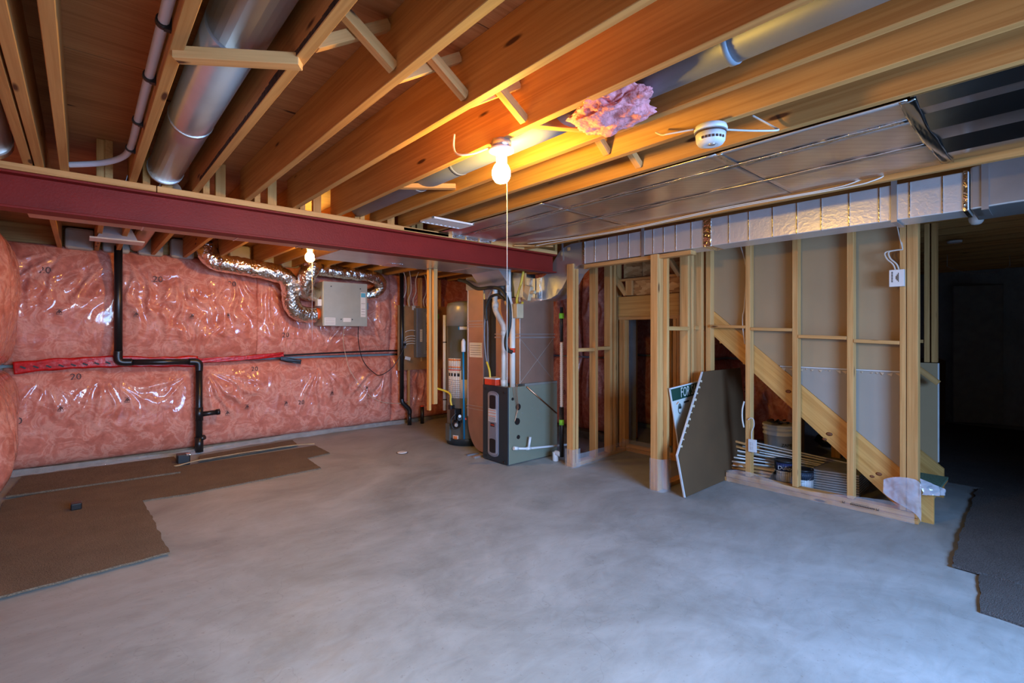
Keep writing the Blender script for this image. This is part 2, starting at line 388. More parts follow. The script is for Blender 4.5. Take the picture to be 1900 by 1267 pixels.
# joists behind the foil panning and over the stairs
for x in [2.70, 3.02]: timber('floor_joist', (x, -1.9, ZJ + JD / 2 + .02), (x, 3.85, ZJ + JD / 2 + .02), JW, JD - .03, JOISTW, ceil)
timber('floor_joist', (3.485, -1.9, 2.33 + 0.12), (3.485, 3.85, 2.33 + .12), JW, 0.24, JOISTW, ceil)
timber('header_joist', (3.525, -1.9, 2.36 + 0.12), (3.525, 3.85, 2.36 + .12), JW, 0.24, JOISTW, ceil)
for x in [4.55, 4.95, 5.35, 5.75, 6.15, 6.55, 6.95, 7.35, 7.75, 8.15, 8.55, 8.95, 9.35, 9.75, 10.15, 10.55]:
    timber('floor_joist', (x, -1.9, ZJ + JD / 2 + .05), (x, 2.4, ZJ + JD / 2 + .05), JW, JD - .06, JOISTW, ceil)
# rear joists beyond the beam
for x in [-0.18, 0.12, 0.30, 0.62, 0.93, 1.24, 1.71, 1.95, 2.18, 2.5, 2.85, 3.2, 3.6, 4.0, 4.4, 4.8, 5.2]:
    timber('floor_joist', (x, 3.77, ZJ + JD / 2), (x, 7.16, ZJ + JD / 2), JW, JD, JOISTW, ceil)
timber('rim_joist', (-0.7, 7.2, ZJ + JD / 2), (5.5, 7.2, ZJ + JD / 2), JW, JD, JOISTW, ceil, up=(0, 0, 1))
# bark wane along the lower left edge of one joist
wb = b_(BARK)
for k in range(46):
    y = 3.45 - k * .05; hh = .012 + .022 * max(0, noise.noise(Vector((y * 2.3, 1, 4))) + .6)
    if noise.noise(Vector((y * 1.7, 9, 2))) < -.25: continue
    wb.prism([(.5335, y, ZJ + .002), (.5335, y - .052, ZJ + .002), (.5335, y - .052, ZJ + hh + .01 * noise.noise(Vector((y * 9, 0, 0)))), (.5335, y, ZJ + hh)], (-.0015, 0, 0))
wb.out('bark_edge', ceil)['kind'] = 'stuff'
# blocking between joists on the beam
for a, b2, sh in ((2, 3, .0), (3, 4, .02), (4, 5, 0), (5, 6, 0), (6, 7, 0), (7, 8, 0), (8, 9, 0), (9, 10, 0)):
    x = JX[a] + (JX[b2] - JX[a]) * (0.55 if a != 4 else .5)
    timber('blocking', (x, 3.80, ZJ), (x, 3.80, ZJ + JD), JW, 0.06, JOISTW, ceil)
# cross bridging along one line
for a, b2 in ((4, 5), (5, 6), (6, 7), (8, 9), (9, 10)):
    xa, xb = JX[a] + .02, JX[b2] - .02
    timber('bridging', (xa, 1.585, ZJ + JD - .03), (xb, 1.585, ZJ + .03), 0.038, 0.036, PINE, ceil, up=(0, 1, 0))
    timber('bridging', (xa, 1.63, ZJ + .03), (xb, 1.63, ZJ + JD - .03), 0.038, 0.036, PINE, ceil, up=(0, 1, 0))
timber('strapping', (JX[3], 1.93, ZJ - .003), (JX[4] - .0, 1.70, ZJ - .003), 0.045, 0.04, PINE, ceil)
timber('strapping', (1.50, 1.58, ZJ + .03), (1.81, 1.40, ZJ + .03), 0.042, 0.045, PINE, ceil)
timber('strapping', (1.50, 2.83, ZJ + .025), (1.80, 2.58, ZJ + .025), 0.042, 0.03, PINE, ceil)

def wallbox(name, x0, x1, y0, y1, label, holes=None, axis='x'):
    b = b_(CONC)
    if not holes: b.bb(x0, x1, y0, y1, 0, 2.7)
    else:
        cur = x0
        for (a, c, z0, z1) in holes:
            b.bb(cur, a, y0, y1, 0, 2.7); b.bb(a, c, y0, y1, 0, z0); b.bb(a, c, y0, y1, z1, 2.7); cur = c
        b.bb(cur, x1, y0, y1, 0, 2.7)
    return struct(b.out(name), label, 'wall')
wall_back = wallbox('wall_back', -0.7, 5.5, 7.24, 7.4, 'rear foundation wall hung with poly-wrapped pink insulation')
wall_left = wallbox('wall_left', -0.8, -0.66, -2.0, 7.4, 'left foundation wall hung with poly-wrapped pink insulation')
wall_right = wallbox('wall_right', 5.40, 5.52, 3.75, 7.4, 'insulated foundation wall behind the furnace, seen through the closet studs')
wallbox('wall_front', -0.7, 11.1, -2.1, -1.95, 'foundation wall behind the viewer with two basement windows', [(0.0, 0.7, 1.47, 2.03), (1.0, 3.2, 1.05, 2.05)])
wall_far = wallbox('wall_far', 10.95, 11.1, -2.0, 3.2, 'dark far wall of the side room beyond the stairs')
wall_side = wallbox('wall_side', 5.9, 11.0, 3.05, 3.2, 'insulated wall seen under the stairs behind the bucket')
wall_cold = wallbox('wall_cold', 6.55, 6.7, 3.2, 7.2, 'insulated wall seen through the framed closet doorway')
b = b_(GALV).bb(1.0, 3.2, -2.06, -2.0, 1.05, 1.09).bb(1.0, 3.2, -2.06, -2.0, 2.01, 2.05).bb(1.0, 1.04, -2.06, -2.0, 1.05, 2.05).bb(3.16, 3.2, -2.06, -2.0, 1.05, 2.05)
struct(b.out('window_1'), 'wide basement window behind the viewer', 'window')
b = b_(GALV).bb(0.0, 0.7, -2.06, -2.0, 1.47, 1.5).bb(0, 0.7, -2.06, -2.0, 2.0, 2.03).bb(0, 0.03, -2.06, -2.0, 1.47, 2.03).bb(0.67, 0.7, -2.06, -2.0, 1.47, 2.03)
struct(b.out('window_2'), 'small basement window behind the viewer', 'window')

# ------------------------------------------------------------------ insulation batts
def batt(parent, O, u, n, Wd, H, D, seed, folds=(), res=0.016, marks=(), kl=1.0, kr=1.0):
    O = Vector(O); u = Vector(u); n = Vector(n); v = Vector((0, 0, 1))
    nu = max(8, int(Wd / res)); nv = max(8, int(H / res)); sd = seed * 13.7
    def hgt(s, t):
        X, Z = s * Wd, t * H
        e = (1 - kl * math.exp(-X / .035)) * (1 - kr * math.exp(-(Wd - X) / .035))
        pr = max(0.0, 1 - abs(2 * t - 1) ** 3.2) ** .6
        h = D * pr * e
        h += 0.035 * pr * noise.noise(Vector((X * 1.3 + sd, Z * 1.5, 3.1)))
        h += 0.012 * pr * noise.noise(Vector((X * 5 + sd, Z * 2.2, 7.7)))
        for (fx, fz, ang, sp, am, rng, k) in folds:
            dx, dz = X - fx, Z - fz; r = math.hypot(dx, dz)
            if r > rng: continue
            a = math.atan2(dz, dx) - ang
            a = (a + PI) % (2 * PI) - PI
            if abs(a) > sp: continue
            win = math.cos(a / sp * PI / 2) * math.sin(min(1, r / rng) * PI) ** .7
            wob = noise.noise(Vector((a * 4 + sd, r * 4, 1.3))) * 1.2
            rd = abs(math.sin(a * k + wob * 2 + sd)) ** 3
            h += am * win * rd * pr
        wr = noise.noise(Vector((X * 11 - Z * 2.5 + sd, Z * 2.4 + X, 5.5)))
        h += 0.006 * pr * max(0, 1 - abs(wr) * 6)
        return h
    bm = bmesh.new(); g = []
    for i in range(nu + 1):
        row = []
        for j in range(nv + 1):
            s, t = i / nu, j / nv; row.append(bm.verts.new(O + u * (s * Wd) + v * (t * H) + n * hgt(s, t)))
        g.append(row)
    for i in range(nu):
        for j in range(nv):
            f = bm.faces.new([g[i][j], g[i + 1][j], g[i + 1][j + 1], g[i][j + 1]]); f.smooth = True
    # close back
    bk = [bm.verts.new(O + u * (Wd * a) + v * (H * c) - n * .03) for a, c in ((0, 0), (1, 0), (1, 1), (0, 1))]
    bm.faces.new(bk[::-1])
    for a, edge in ((0, [g[i][0] for i in range(nu + 1)]), (1, g[nu]), (2, [g[i][nv] for i in range(nu, -1, -1)]), (3, g[0][::-1])):
        p, q = bk[a], bk[(a + 1) % 4]; bm.faces.new([p] + [q] + edge[::-1]) if True else None
    for vv in bm.verts: vv.co -= O
    me = bpy.data.meshes.new('insulation_batt'); bm.to_mesh(me); bm.free(); me.materials.append(INSUL)
    o = bpy.data.objects.new('insulation_batt', me); place(o, Matrix.Translation(O), parent)
    for (mx, mz, s, sz) in marks:
        p = O + u * mx + v * mz + n * (hgt(mx / Wd, mz / H) + .012)
        if s == 'logo':
            bb = B().mat(INKR); F = frame(p, u, v); R = F.to_3x3()
            bb.box(p + R @ Vector((0, .026, 0)), (.05, .004, .001), R); bb.box(p + R @ Vector((0, -.028, 0)), (.05, .004, .001), R)
            for k in range(3): bb.box(p + R @ Vector((-.012 + .012 * k, .003 * (k - 1), 0)), (.006, .04, .001), R @ Matrix.Rotation(.5 * (k - 1), 3, 'Z'))
            bb.box(p + R @ Vector((.008, .0, 0)), (.034, .006, .001), R @ Matrix.Rotation(.7, 3, 'Z'))
            bb.out('printed_mark', o)
        else: text('printed_mark', s, frame(p, u, v), sz, INKR, o)
    return o
ux, ny = (1, 0, 0), (0, -1, 0)
YB = 7.14
d90 = -PI / 2
batt(wall_back, (-0.60, YB, 1.13), ux, ny, 0.93, 1.27, .13, 1, [(.45, 1.25, -2.2, .7, .05, .95, 7), (.86, 1.25, -2.0, .6, .045, 1.0, 6), (.2, 1.2, -1.5, .5, .03, .8, 9)],
     marks=[(.31, .98, '20', .10), (.42, .55, 'logo', 0)], kr=.35)
batt(wall_back, (0.33, YB, 1.13), ux, ny, 1.40, 1.27, .13, 2, [(.10, 1.27, -1.2, .9, .045, 1.1, 9), (.55, 1.1, -1.5, .8, .035, .9, 12), (1.1, 1.25, -1.4, .8, .045, 1.15, 10), (.7, .0, 1.5, 1.0, .03, .6, 9)],
     marks=[(.33, .95, '20', .10), (.13, .54, 'logo', 0), (.66, .53, 'logo', 0), (1.05, .55, 'logo', 0), (1.1, .95, '20', .095)], kl=.35, kr=.12)
batt(wall_back, (1.73, YB, 1.13), ux, ny, 1.95, 1.27, .12, 3, [(.1, 1.1, -1.3, .7, .05, .9, 11), (.9, .05, 1.3, 1.0, .035, .7, 8), (1.85, .1, 2.4, 1.0, .04, .8, 8), (.35, .0, 1.7, .8, .03, .5, 10)],
     marks=[(.35, .3, '20', .095)], kl=.12)
batt(wall_back, (3.68, YB, 1.13), ux, ny, 1.70, 1.27, .10, 4, [(.7, 1.2, -1.6, 1.2, .05, .9, 8), (.3, .05, 1.4, 1, .04, .8, 9)])
batt(wall_back, (-0.60, YB, 0.045), ux, ny, 1.66, 1.055, .15, 5, [(.75, 1.0, -1.5, 1.0, .03, .65, 11), (.3, 1.0, -1.6, .9, .025, .6, 9), (1.6, .95, -2.6, .6, .03, .6, 6)],
     marks=[(.10, .52, '20', .095), (.43, .62, 'logo', 0), (.98, .66, 'logo', 0), (.55, .94, '20', .095)])
batt(wall_back, (1.08, YB, 0.045), ux, ny, 2.62, 1.055, .14, 6, [(.04, .98, -.9, .8, .045, .75, 12), (.45, 1.0, -1.4, .8, .025, .5, 10), (1.45, 1.0, -1.4, .9, .035, .8, 9), (2.5, .95, -2.3, 1.0, .04, .8, 8)],
     marks=[(.30, .40, 'logo', 0), (.52, .46, 'logo', 0), (1.00, .46, 'logo', 0), (.62, .94, '20', .085), (1.2, .45, '20', .085), (1.62, .55, 'logo', 0), (2.15, .58, 'logo', 0)])
batt(wall_back, (3.70, YB, 0.045), ux, ny, 1.68, 1.055, .13, 7, [(.5, 1.0, -1.5, 1.1, .04, .8, 9)], marks=[(.15, .55, 'logo', 0)])
# left wall, two courses
uy, nx = (0, 1, 0), (1, 0, 0)
for (y0, w, z0, h, sd, mk) in ((5.55, 1.5, 1.13, 1.27, 8, [(.5, .75, 'logo', 0)]), (5.55, 1.5, 0.05, 1.05, 9, [(.35, .5, 'logo', 0)])):
    batt(wall_left, (-0.62, y0, z0), uy, nx, w, h, .15, sd, [(.8, h, -1.6, .8, .03, 1.0, 7), (.2, h, -1.4, .6, .03, .9, 7)], marks=mk)
for (y0, w, z0, h, sd) in ((3.4, 2.13, 1.13, 1.27, 10), (3.4, 2.13, .05, 1.05, 11), (0.9, 2.48, 1.13, 1.27, 20), (.9, 2.48, .05, 1.05, 21)):
    batt(wall_left, (-0.62, y0, z0), uy, nx, w, h, .13, sd, [(1, h, -1.6, 1, .03, 1, 8)], res=.03)
# behind the closet / furnace: faces -x  (right as seen = -y)
um, nm = (0, -1, 0), (-1, 0, 0)
for (y0, w) in ((7.0, 1.25), (5.7, 1.15), (4.52, .72)):
    batt(wall_right, (5.36, y0, 1.13), um, nm, w, 1.27, .10, 12 + w, [(w * .7, 1.2, -1.8, .9, .04, .9, 8)], res=.02)
    batt(wall_right, (5.36, y0, .10), um, nm, w, 1.01, .13, 14 + w, [(w * .3, 1.0, -1.4, .9, .05, .7, 9)], res=.02, marks=[(w * .8, .5, '20', .095)])
batt(wall_cold, (6.52, 6.2, 1.13), um, nm, 2.9, 1.27, .10, 16, [], res=.03)
batt(wall_cold, (6.52, 6.2, .06), um, nm, 2.9, 1.04, .12, 17, [], res=.03)
for i, (x0, w) in enumerate(((6.0, 1.7), (7.72, 1.3), (9.1, 1.7))):
    batt(wall_side, (x0, 3.02, 1.13), ux, ny, w, 1.27, .10, 18 + i, [], res=.03)
    batt(wall_side, (x0, 3.02, .06), ux, ny, w, 1.04, .12, 28 + i, [], res=.03, marks=[(w * .45, .62, '20', .08), (w * .85, .35, 'logo', 0)])
batt(wall_side, (6.5, 3.23, 1.13), (-1, 0, 0), (0, 1, 0), .6, 1.27, .08, 41, [], res=.03); batt(wall_side, (6.5, 3.23, .06), (-1, 0, 0), (0, 1, 0), .6, 1.04, .08, 42, [], res=.03)
wall_under = struct(b_(CONC).bb(6.62, 6.74, 2.12, 3.1, 0, 2.6).out('wall_under_stairs'), 'short insulated wall seen under the staircase behind the white pail', 'wall')
batt(wall_under, (6.60, 3.02, 1.13), um, nm, .88, 1.2, .09, 44, [], res=.025); batt(wall_under, (6.60, 3.02, .06), um, nm, .88, 1.04, .12, 45, [(.4, 1, -1.5, 1, .03, .8, 7)], res=.02, marks=[(.33, .66, '20', .10), (.72, .62, 'logo', 0)])
timber('end_stud', (6.56, 2.10, 0), (6.56, 2.10, 2.4), .04, .09, PINE, wall_under)
# rim insulation between rear joists
b = b_(plain('white_rim_batts', (0.42, 0.40, 0.34), 0.8, var=.15, vscale=5, bs=.4, bscale=10))
for i in range(8): b.bb(-0.14 + i * .31, 0.10 + i * .31, 7.02, 7.17, 2.36, 2.59)
b.out('rim_insulation', wall_back, bevel=.03)
# red sheathing tape over the seam of the back wall
def ribbon(pts, wd, m, name, parent, nrm=(0, -1, 0), amp=.012, fz=8):
    P = spline(pts, 14); bm = bmesh.new(); rows = []; n_ = Vector(nrm)
    for i, p in enumerate(P):
        t = (P[min(i + 1, len(P) - 1)] - P[max(i - 1, 0)]).normalized(); sd = t.cross(n_).normalized(); row = []
        for k in range(7):
            q = (k / 6 - .5) * wd * (1 + .25 * noise.noise(p * 6)); row.append(bm.verts.new(p + sd * q + n_ * (amp * noise.noise(p * fz + Vector((k * .7, 0, 0))))))
        rows.append(row)
    for i in range(len(P) - 1):
        for k in range(6): f = bm.faces.new([rows[i][k], rows[i + 1][k], rows[i + 1][k + 1], rows[i][k + 1]]); f.smooth = True
    og = P[len(P) // 2].copy()
    for v in bm.verts: v.co -= og
    me = bpy.data.meshes.new(name); bm.to_mesh(me); bm.free(); me.materials.append(m)
    o = bpy.data.objects.new(name, me); place(o, Matrix.Translation(og), parent)
    md = o.modifiers.new('solid', 'SOLIDIFY'); md.thickness = .004; return o
ribbon([(-.52, 7.02, 1.10), (-.2, 7.0, 1.13), (.3, 6.99, 1.14), (.65, 6.99, 1.12), (1.06, 7.0, 1.115)], .125, REDTAPE, 'red_seam_tape', wall_back)
ribbon([(1.06, 7.0, 1.12), (1.5, 6.99, 1.135), (1.95, 7.0, 1.16), (2.05, 7.0, 1.17)], .06, REDTAPE, 'red_seam_tape', wall_back)
tb = B().mat(INK); rr = random.Random(3)
for x in [-.45 + .095 * k for k in range(15)]: tb.box((x, 6.972, 1.12 + .012 * math.sin(x * 4)), (.045, .002, .016), Matrix.Rotation(.5, 3, 'Y'))
tb.out('tape_print', wall_back)
cable('seam_cord', [(1.05, 7.06, 1.12), (2.0, 7.07, 1.15), (2.8, 7.07, 1.17), (3.7, 7.07, 1.18), (4.6, 7.07, 1.17)], .012, BLACK, wall_back)
ribbon([(2.01, 6.985, 1.12), (2.13, 6.98, 1.085), (2.27, 6.975, 1.06)], .055, BLACK, 'black_tape_strip', wall_back)
ribbon([(-.62, 6.96, .05), (.2, 6.93, .04), (.8, 6.86, .035), (1.0, 6.9, .03), (2.0, 6.94, .05), (3.0, 6.99, .05), (3.9, 7.03, .03)], .07, FILM, 'poly_hem', wall_back, nrm=(0, -.8, .6), amp=.02)
CURB = plain('dusty_olive_footing', (.17, .155, .115), .85, var=.3, vscale=12)
b = b_(CURB).bb(-.62, 5.38, 7.08, 7.2, 0, .05); b.out('footing_curb', wall_back)
b = b_(CURB).bb(5.22, 5.38, 3.78, 7.05, 0, .095); b.out('footing_curb', wall_right)

# ------------------------------------------------------------------ steel beam and sill plate
YBm = 3.80
b = b_(REDSTEEL).bb(-.62, 3.97, YBm - .065, YBm + .065, 2.128, 2.142).bb(-.62, 3.97, YBm - .065, YBm + .065, 2.316, 2.33).bb(-.62, 3.97, YBm - .005, YBm + .005, 2.14, 2.318)
tag(b.out('steel_beam', bevel=.003), 'dark red painted steel I beam carrying the joists across the room', 'beam')
sp = thing('sill_plate', (0, YBm, 2.33), 'flat pine plate lying along the top of the red steel beam', 'lumber')
timber('plate_board', (-.62, YBm, 2.35), (.345, YBm, 2.35), .15, .038, PINE, sp); timber('plate_board', (.35, YBm, 2.35), (2.6, YBm, 2.35), .15, .038, PINE, sp)
timber('plate_board', (2.605, YBm, 2.35), (3.97, YBm, 2.35), .15, .038, PINE, sp)

# ------------------------------------------------------------------ closet and stair framing
def frame_wall(name, loc, label):
    o = thing(name, loc, label, 'wall'); o['kind'] = 'structure'; return o
S2 = 0.038; S4 = 0.089
# closet left partition (runs along x at y 3.55)
w1 = frame_wall('wall_closet_left', (4.4, 3.55, 0), 'bare stud partition beside the furnace with plastic on its bottom plate')
ZT = 2.19
for x in (4.00, 4.055): stud((x, 3.55), .038, ZT + .02, S2, S4, w1)
stud((4.40, 3.56), .038, 2.36, S2 + .01, S4, w1); stud((4.72, 3.60), .038, 2.36, S2, S4, w1); stud((4.80, 3.60), .038, 2.36, S2, S4, w1)
timber('bottom_plate', (3.98, 3.55, .019), (5.05, 3.62, .019), S4, S2, PINE, w1); timber('top_plate', (4.0, 3.56, 2.38), (5.1, 3.61, 2.38), S4, S2, PINE, w1)
timber('noggin', (4.07, 3.56, 1.27), (4.38, 3.57, 1.27), S4, S2, PINE, w1); timber('noggin', (4.42, 3.57, 1.28), (4.70, 3.59, 1.28), S4, S2, PINE, w1)
# closet right partition (runs along x at y 2.5)
w2 = frame_wall('wall_closet_right', (4.4, 2.5, 0), 'bare stud partition whose end stud stands free in front of the closet')
stud((4.01, 2.50), .0, 2.185, .09, .075, w2, 'end_post'); stud((4.085, 2.475), .0, 2.185, S2, .10, w2)
for x in (4.52, 4.60): stud((x, 2.5), .038, 2.36, S2, S4, w2)
stud((4.72, 2.46), .038, 2.36, .05, S4, w2); stud((4.84, 2.46), .038, 2.36, S2, S4, w2)
timber('bottom_plate', (4.1, 2.5, .019), (5.05, 2.5, .019), S4, S2, PINE, w2); timber('top_plate', (4.1, 2.5, 2.38), (5.1, 2.5, 2.38), S4, S2, PINE, w2)
timber('noggin', (4.10, 2.47, 1.50), (4.50, 2.47, 1.50), .06, S2, PINE, w2); timber('noggin', (4.62, 2.47, 1.51), (4.83, 2.47, 1.51), .06, S2, PINE, w2)
# header rail over the closet opening, under the duct
timber('header_rail', (4.03, 2.15, 2.165), (4.03, 3.36, 2.165), .075, .036, PINE, w2)
timber('header_rail', (4.16, 2.2, 2.21), (4.16, 3.5, 2.21), .038, .09, PINE, w2)
# closet rear wall with framed doorway (x = 5.1)
w3 = frame_wall('wall_closet_rear', (5.1, 3.2, 0), 'closet back wall with framed doorway, deep pine header and board above')
XD = 5.10
stud((XD, 3.74), .038, 2.45, S4, .06, w3); stud((XD, 3.665), .038, 1.62, S4, S2, w3); stud((XD, 3.62), .038, 1.62, S4, S2, w3)
stud((XD, 2.88), .038, 1.62, S4, S2, w3); stud((XD, 2.925), .038, 1.62, S4, S2, w3); stud((XD - .02, 2.76), .038, 2.45, S4, .10, w3); stud((XD, 2.60), .038, 2.45, S4, S2, w3)
timber('door_header', (XD - .02, 2.86, 1.785), (XD - .02, 3.70, 1.785), .06, .25, STRW, w3)
timber('header_plate', (XD, 2.86, 1.64), (XD, 3.70, 1.64), S4, S2, PINE, w3)
timber('bottom_plate', (XD, 2.6, .019), (XD, 3.66, .019), S4, S2, PINE, w3); timber('bottom_plate', (XD + .02, 2.95, .05), (XD + .02, 3.6, .05), .06, S2, PINE, w3)
for k in range(3):
    y0 = 3.66 - k * .275
    b_(OSB).bb(XD + .02, XD + .045, y0 - .268, y0, 2.15, 2.38).out('strand_board', w3)
b_(OSB).bb(XD - .01, XD + .02, 2.87, 3.58, 1.92, 2.10).out('strand_board', w3)
timber('ledger', (XD - .03, 2.82, 2.115), (XD - .03, 3.66, 2.115), S4, .03, PINE, w3)
timber('diagonal_brace', (XD - .13, 3.80, 2.30), (XD - .06, 3.56, 1.93), .04, S4, PINE, w3, up=(1, 0, 0))
timber('diagonal_brace', (XD - .13, 2.98, 2.36), (XD - .06, 2.84, 2.1), .04, S4, PINE, w3, up=(1, 0, 0))
timber('short_block', (XD - .06, 3.52, 1.92), (XD - .06, 3.52, 2.10), .09, .04, PINE, w3)
# studs of the cold room beyond the doorway
w4 = frame_wall('wall_cold_room', (5.9, 4.0, 0), 'row of studs standing beyond the closet doorway')
stud((5.75, 3.93), 0.0, 2.4, S4, S2, w4); stud((5.75, 3.62), 0.0, 2.4, S4, S2, w4); stud((5.75, 3.36), 0.0, 2.4, S4, S2, w4); stud((6.15, 3.70), 0, 2.4, S4, S2, w4)
# stair partition x = 4.8
w5 = frame_wall('wall_stair', (4.8, 1.4, 0), 'open stud wall along the staircase with staggered blocking')
stud((4.82, 2.385), .09, 2.42, S4, .05, w5)
for y in (1.985, 1.575, 1.16): stud((4.8, y), .085, 2.42, S4 * .9, S2 + .008, w5)
stud((4.8, 0.815), .085, 2.42, S4, S2, w5); stud((4.8, .757), .085, 2.42, S4, S2 + .03, w5)
timber('bottom_plate', (4.8, 2.21, .02), (4.8, .72, .02), S4 + .01, S2, PINE, w5); timber('bottom_plate', (4.81, 2.20, .06), (4.81, .73, .06), S4, S2, PINE, w5)
timber('top_plate', (4.8, .72, 2.44), (4.8, 2.45, 2.44), S4, S2, PINE, w5)
for (a, c, z) in ((2.36, 2.01, 1.52), (1.96, 1.60, 1.49), (1.55, 1.185, 1.42), (1.135, .835, 1.385)):
    timber('noggin', (4.79, a, z + .006), (4.79, c, z - .006), .07, .028, PINE, w5)
# ------------------------------------------------------------------ staircase
st = thing('staircase', (5.3, 1.5, 0), 'rough pine staircase rising to the left behind the open studs', 'stairs')
def stringer(x0, x1, ye, name='stringer'):
    slope = .854
    pts = [(x0, .78, 0.0), (x0, ye, 0.0), (x0, ye, .227 + (ye - .66) * slope), (x0, 2.42, 1.73), (x0, 2.42, 1.48)]
    a = math.atan(slope); M = Matrix.Rotation(a, 4, 'X')    # local y along slope
    Ro = Matrix(((0, -1, 0, 0), (math.cos(a), 0, -math.sin(a), 0), (math.sin(a), 0, math.cos(a), 0), (0, 0, 0, 1)))
    og = Vector(((x0 + x1) / 2, 1.5, .8)); Mw = Ro.copy(); Mw.translation = og; inv = Mw.inverted()
    bb = b_(STRW).prism([inv @ Vector(p) for p in pts], (inv.to_3x3() @ Vector((x1 - x0, 0, 0))))
    bmesh.ops.recalc_face_normals(bb.bm, faces=bb.bm.faces[:])
    me = bpy.data.meshes.new(name); bb.bm.to_mesh(me); bb.bm.free(); me.materials.append(STRW)
    o = bpy.data.objects.new(name, me); place(o, Mw, st); return o
stringer(4.85, 4.888, .645); stringer(5.70, 5.738, .69)
for i in range(8):
    y = .67 + i * .234; z = .165 + i * .2
    timber('tread', (4.888, y + .12, z), (5.70, y + .12, z), .255, .03, PINE, st)
    if i: timber('riser', (4.888, y - .006, z - .10), (5.70, y - .006, z - .10), .018, .16, PINE, st)
b_(GREENMAT).bb(4.93, 5.66, .655, .92, .182, .20).out('tread_mat', st)
timber('handrail', (5.62, .715, 1.015), (5.62, 1.0, 1.27), .035, .045, PINE, st)
# knots drawn as dark round plugs on the near stringer
kb = b_(plain('dark_knot', (0.20, 0.07, 0.025), .5, var=.3, vscale=40))
for (y, z, r) in ((1.335, .58, .021), (1.37, .53, .015), (.985, .31, .018), (1.03, .28, .014), (1.66, .92, .02)):
    kb.lathe((4.849, y, z), [(r, -.001), (r * .5, .0012)], 14, M=Matrix.Rotation(-PI / 2, 3, 'Y') @ Matrix.Diagonal((.8, 1.25, 1)))
kb.out('knots', st)['kind'] = 'stuff'
# drywalled far side of the stairs
w6 = frame_wall('wall_stair_far', (5.78, 1.6, 0), 'drywalled far wall of the staircase with torn seam at mid height')
for y in (.765, .815): stud((5.81, y), 1.19, 2.55, S4, S2, w6)
stud((5.81, 1.2), .45, 2.5, S4, S2, w6); stud((5.81, 1.6), .85, 2.5, S4, S2, w6); stud((5.81, 2.0), 1.2, 2.5, S4, S2, w6)
timber('noggin', (5.81, .84, 1.38), (5.81, 1.18, 1.38), .08, .03, PINE, w6)
timber('top_plate', (5.81, .74, 2.51), (5.81, 3.0, 2.51), S4, .08, PINE, w6)
b_(DRYG).prism([(5.745, .735, .27), (5.745, .735, 1.185), (5.745, .90, 1.185), (5.745, 2.4, 1.185), (5.745, 2.4, 1.75)], (.013, 0, 0)).out('drywall_sheet', w6)
b_(DRYG).bb(5.745, 5.758, .90, 2.4, 1.19, 2.46).out('drywall_sheet', w6)
b_(GYP).bb(5.744, 5.762, .727, .737, .30, 1.185).out('sheet_edge', w6)
# drywall on the stair side of the stud wall, standing on the stringer
def stop(y): return .229 + (y - .66) * .854
b_(DRYL).prism([(4.852, .80, stop(.80)), (4.852, .80, 1.142), (4.852, 1.725, 1.142)], (.012, 0, 0)).out('drywall_sheet', w5)
b_(DRYG).prism([(4.850, .80, 1.155), (4.850, .80, 2.42), (4.850, 2.37, 2.42), (4.850, 2.37, stop(2.37) + .002), (4.850, 1.744, 1.155)], (.012, 0, 0)).out('drywall_sheet', w5)
b_(GYP).bb(4.844, 4.862, .80, 1.73, 1.144, 1.153).out('sheet_edge', w5)
tb = b_(TANP); rr = random.Random(5)
for k in range(19):
    y = .86 + k * .046 + rr.uniform(-.012, .012); sz = rr.uniform(.006, .02)
    tb.prism([(4.846, y - sz, 1.136), (4.846, y + sz, 1.136 + rr.uniform(-.01, .003)), (4.842, y - sz * rr.uniform(.2, 1), 1.136 - sz * 1.4)], (.002, 0, 0))
tb.out('torn_paper', w5)['kind'] = 'stuff'
# ------------------------------------------------------------------ ducts
def ring(c, axis, r, m, name, parent, w=.02, th=.004, seg=24):
    a = Vector(axis).normalized(); c = Vector(c); return b_(m).cyl(c - a * w / 2, c + a * w / 2, r + th, seg).out(name, parent)
# long foil wrapped supply duct with an S offset under the beam
DX0, DX1 = 4.0, 4.24
dk = thing('supply_duct', (4.12, 2.0, 2.19), 'long foil-wrapped rectangular duct above the closet dropping in an S bend under the beam', 'duct')
b = b_(FOIL).bb(DX0, DX1, .37, 3.36, 2.195, 2.43); b.out('wrapped_duct', dk, bevel=.006)
ysm = [3.22, 3.05, 2.93, 2.80, 2.66, 2.53, 2.42, 2.30, 2.15, 1.82, 1.66, 1.48, 1.31, 1.15, .98, .81, .65, .49]
for y in ysm: b_(TAPE).bb(DX0 - .004, DX0 + .01, y - .003, y + .003, 2.197, 2.428).out('wrap_seam', dk)
b_(CRINK).bb(DX0 - .008, DX1, 1.97, 2.04, 2.188, 2.435).out('crinkled_tape_band', dk, bevel=.006)
b_(CRINK).bb(DX0 - .006, DX1, .375, .395, 2.19, 2.435).out('crinkled_tape_band', dk)
def scurve(a, c, n=14): # smooth step in (y,z)
    return [(a[0] + (c[0] - a[0]) * i / n, a[1] + (c[1] - a[1]) * (3 * (i / n) ** 2 - 2 * (i / n) ** 3)) for i in range(n + 1)]
top = scurve((3.50, 2.43), (3.96, 2.10)); bot = scurve((3.42, 2.195), (3.93, 1.84))
prof = [(3.36, 2.43)] + top + [(4.34, 2.10), (4.34, 1.84)] + bot[::-1] + [(3.36, 2.195)]
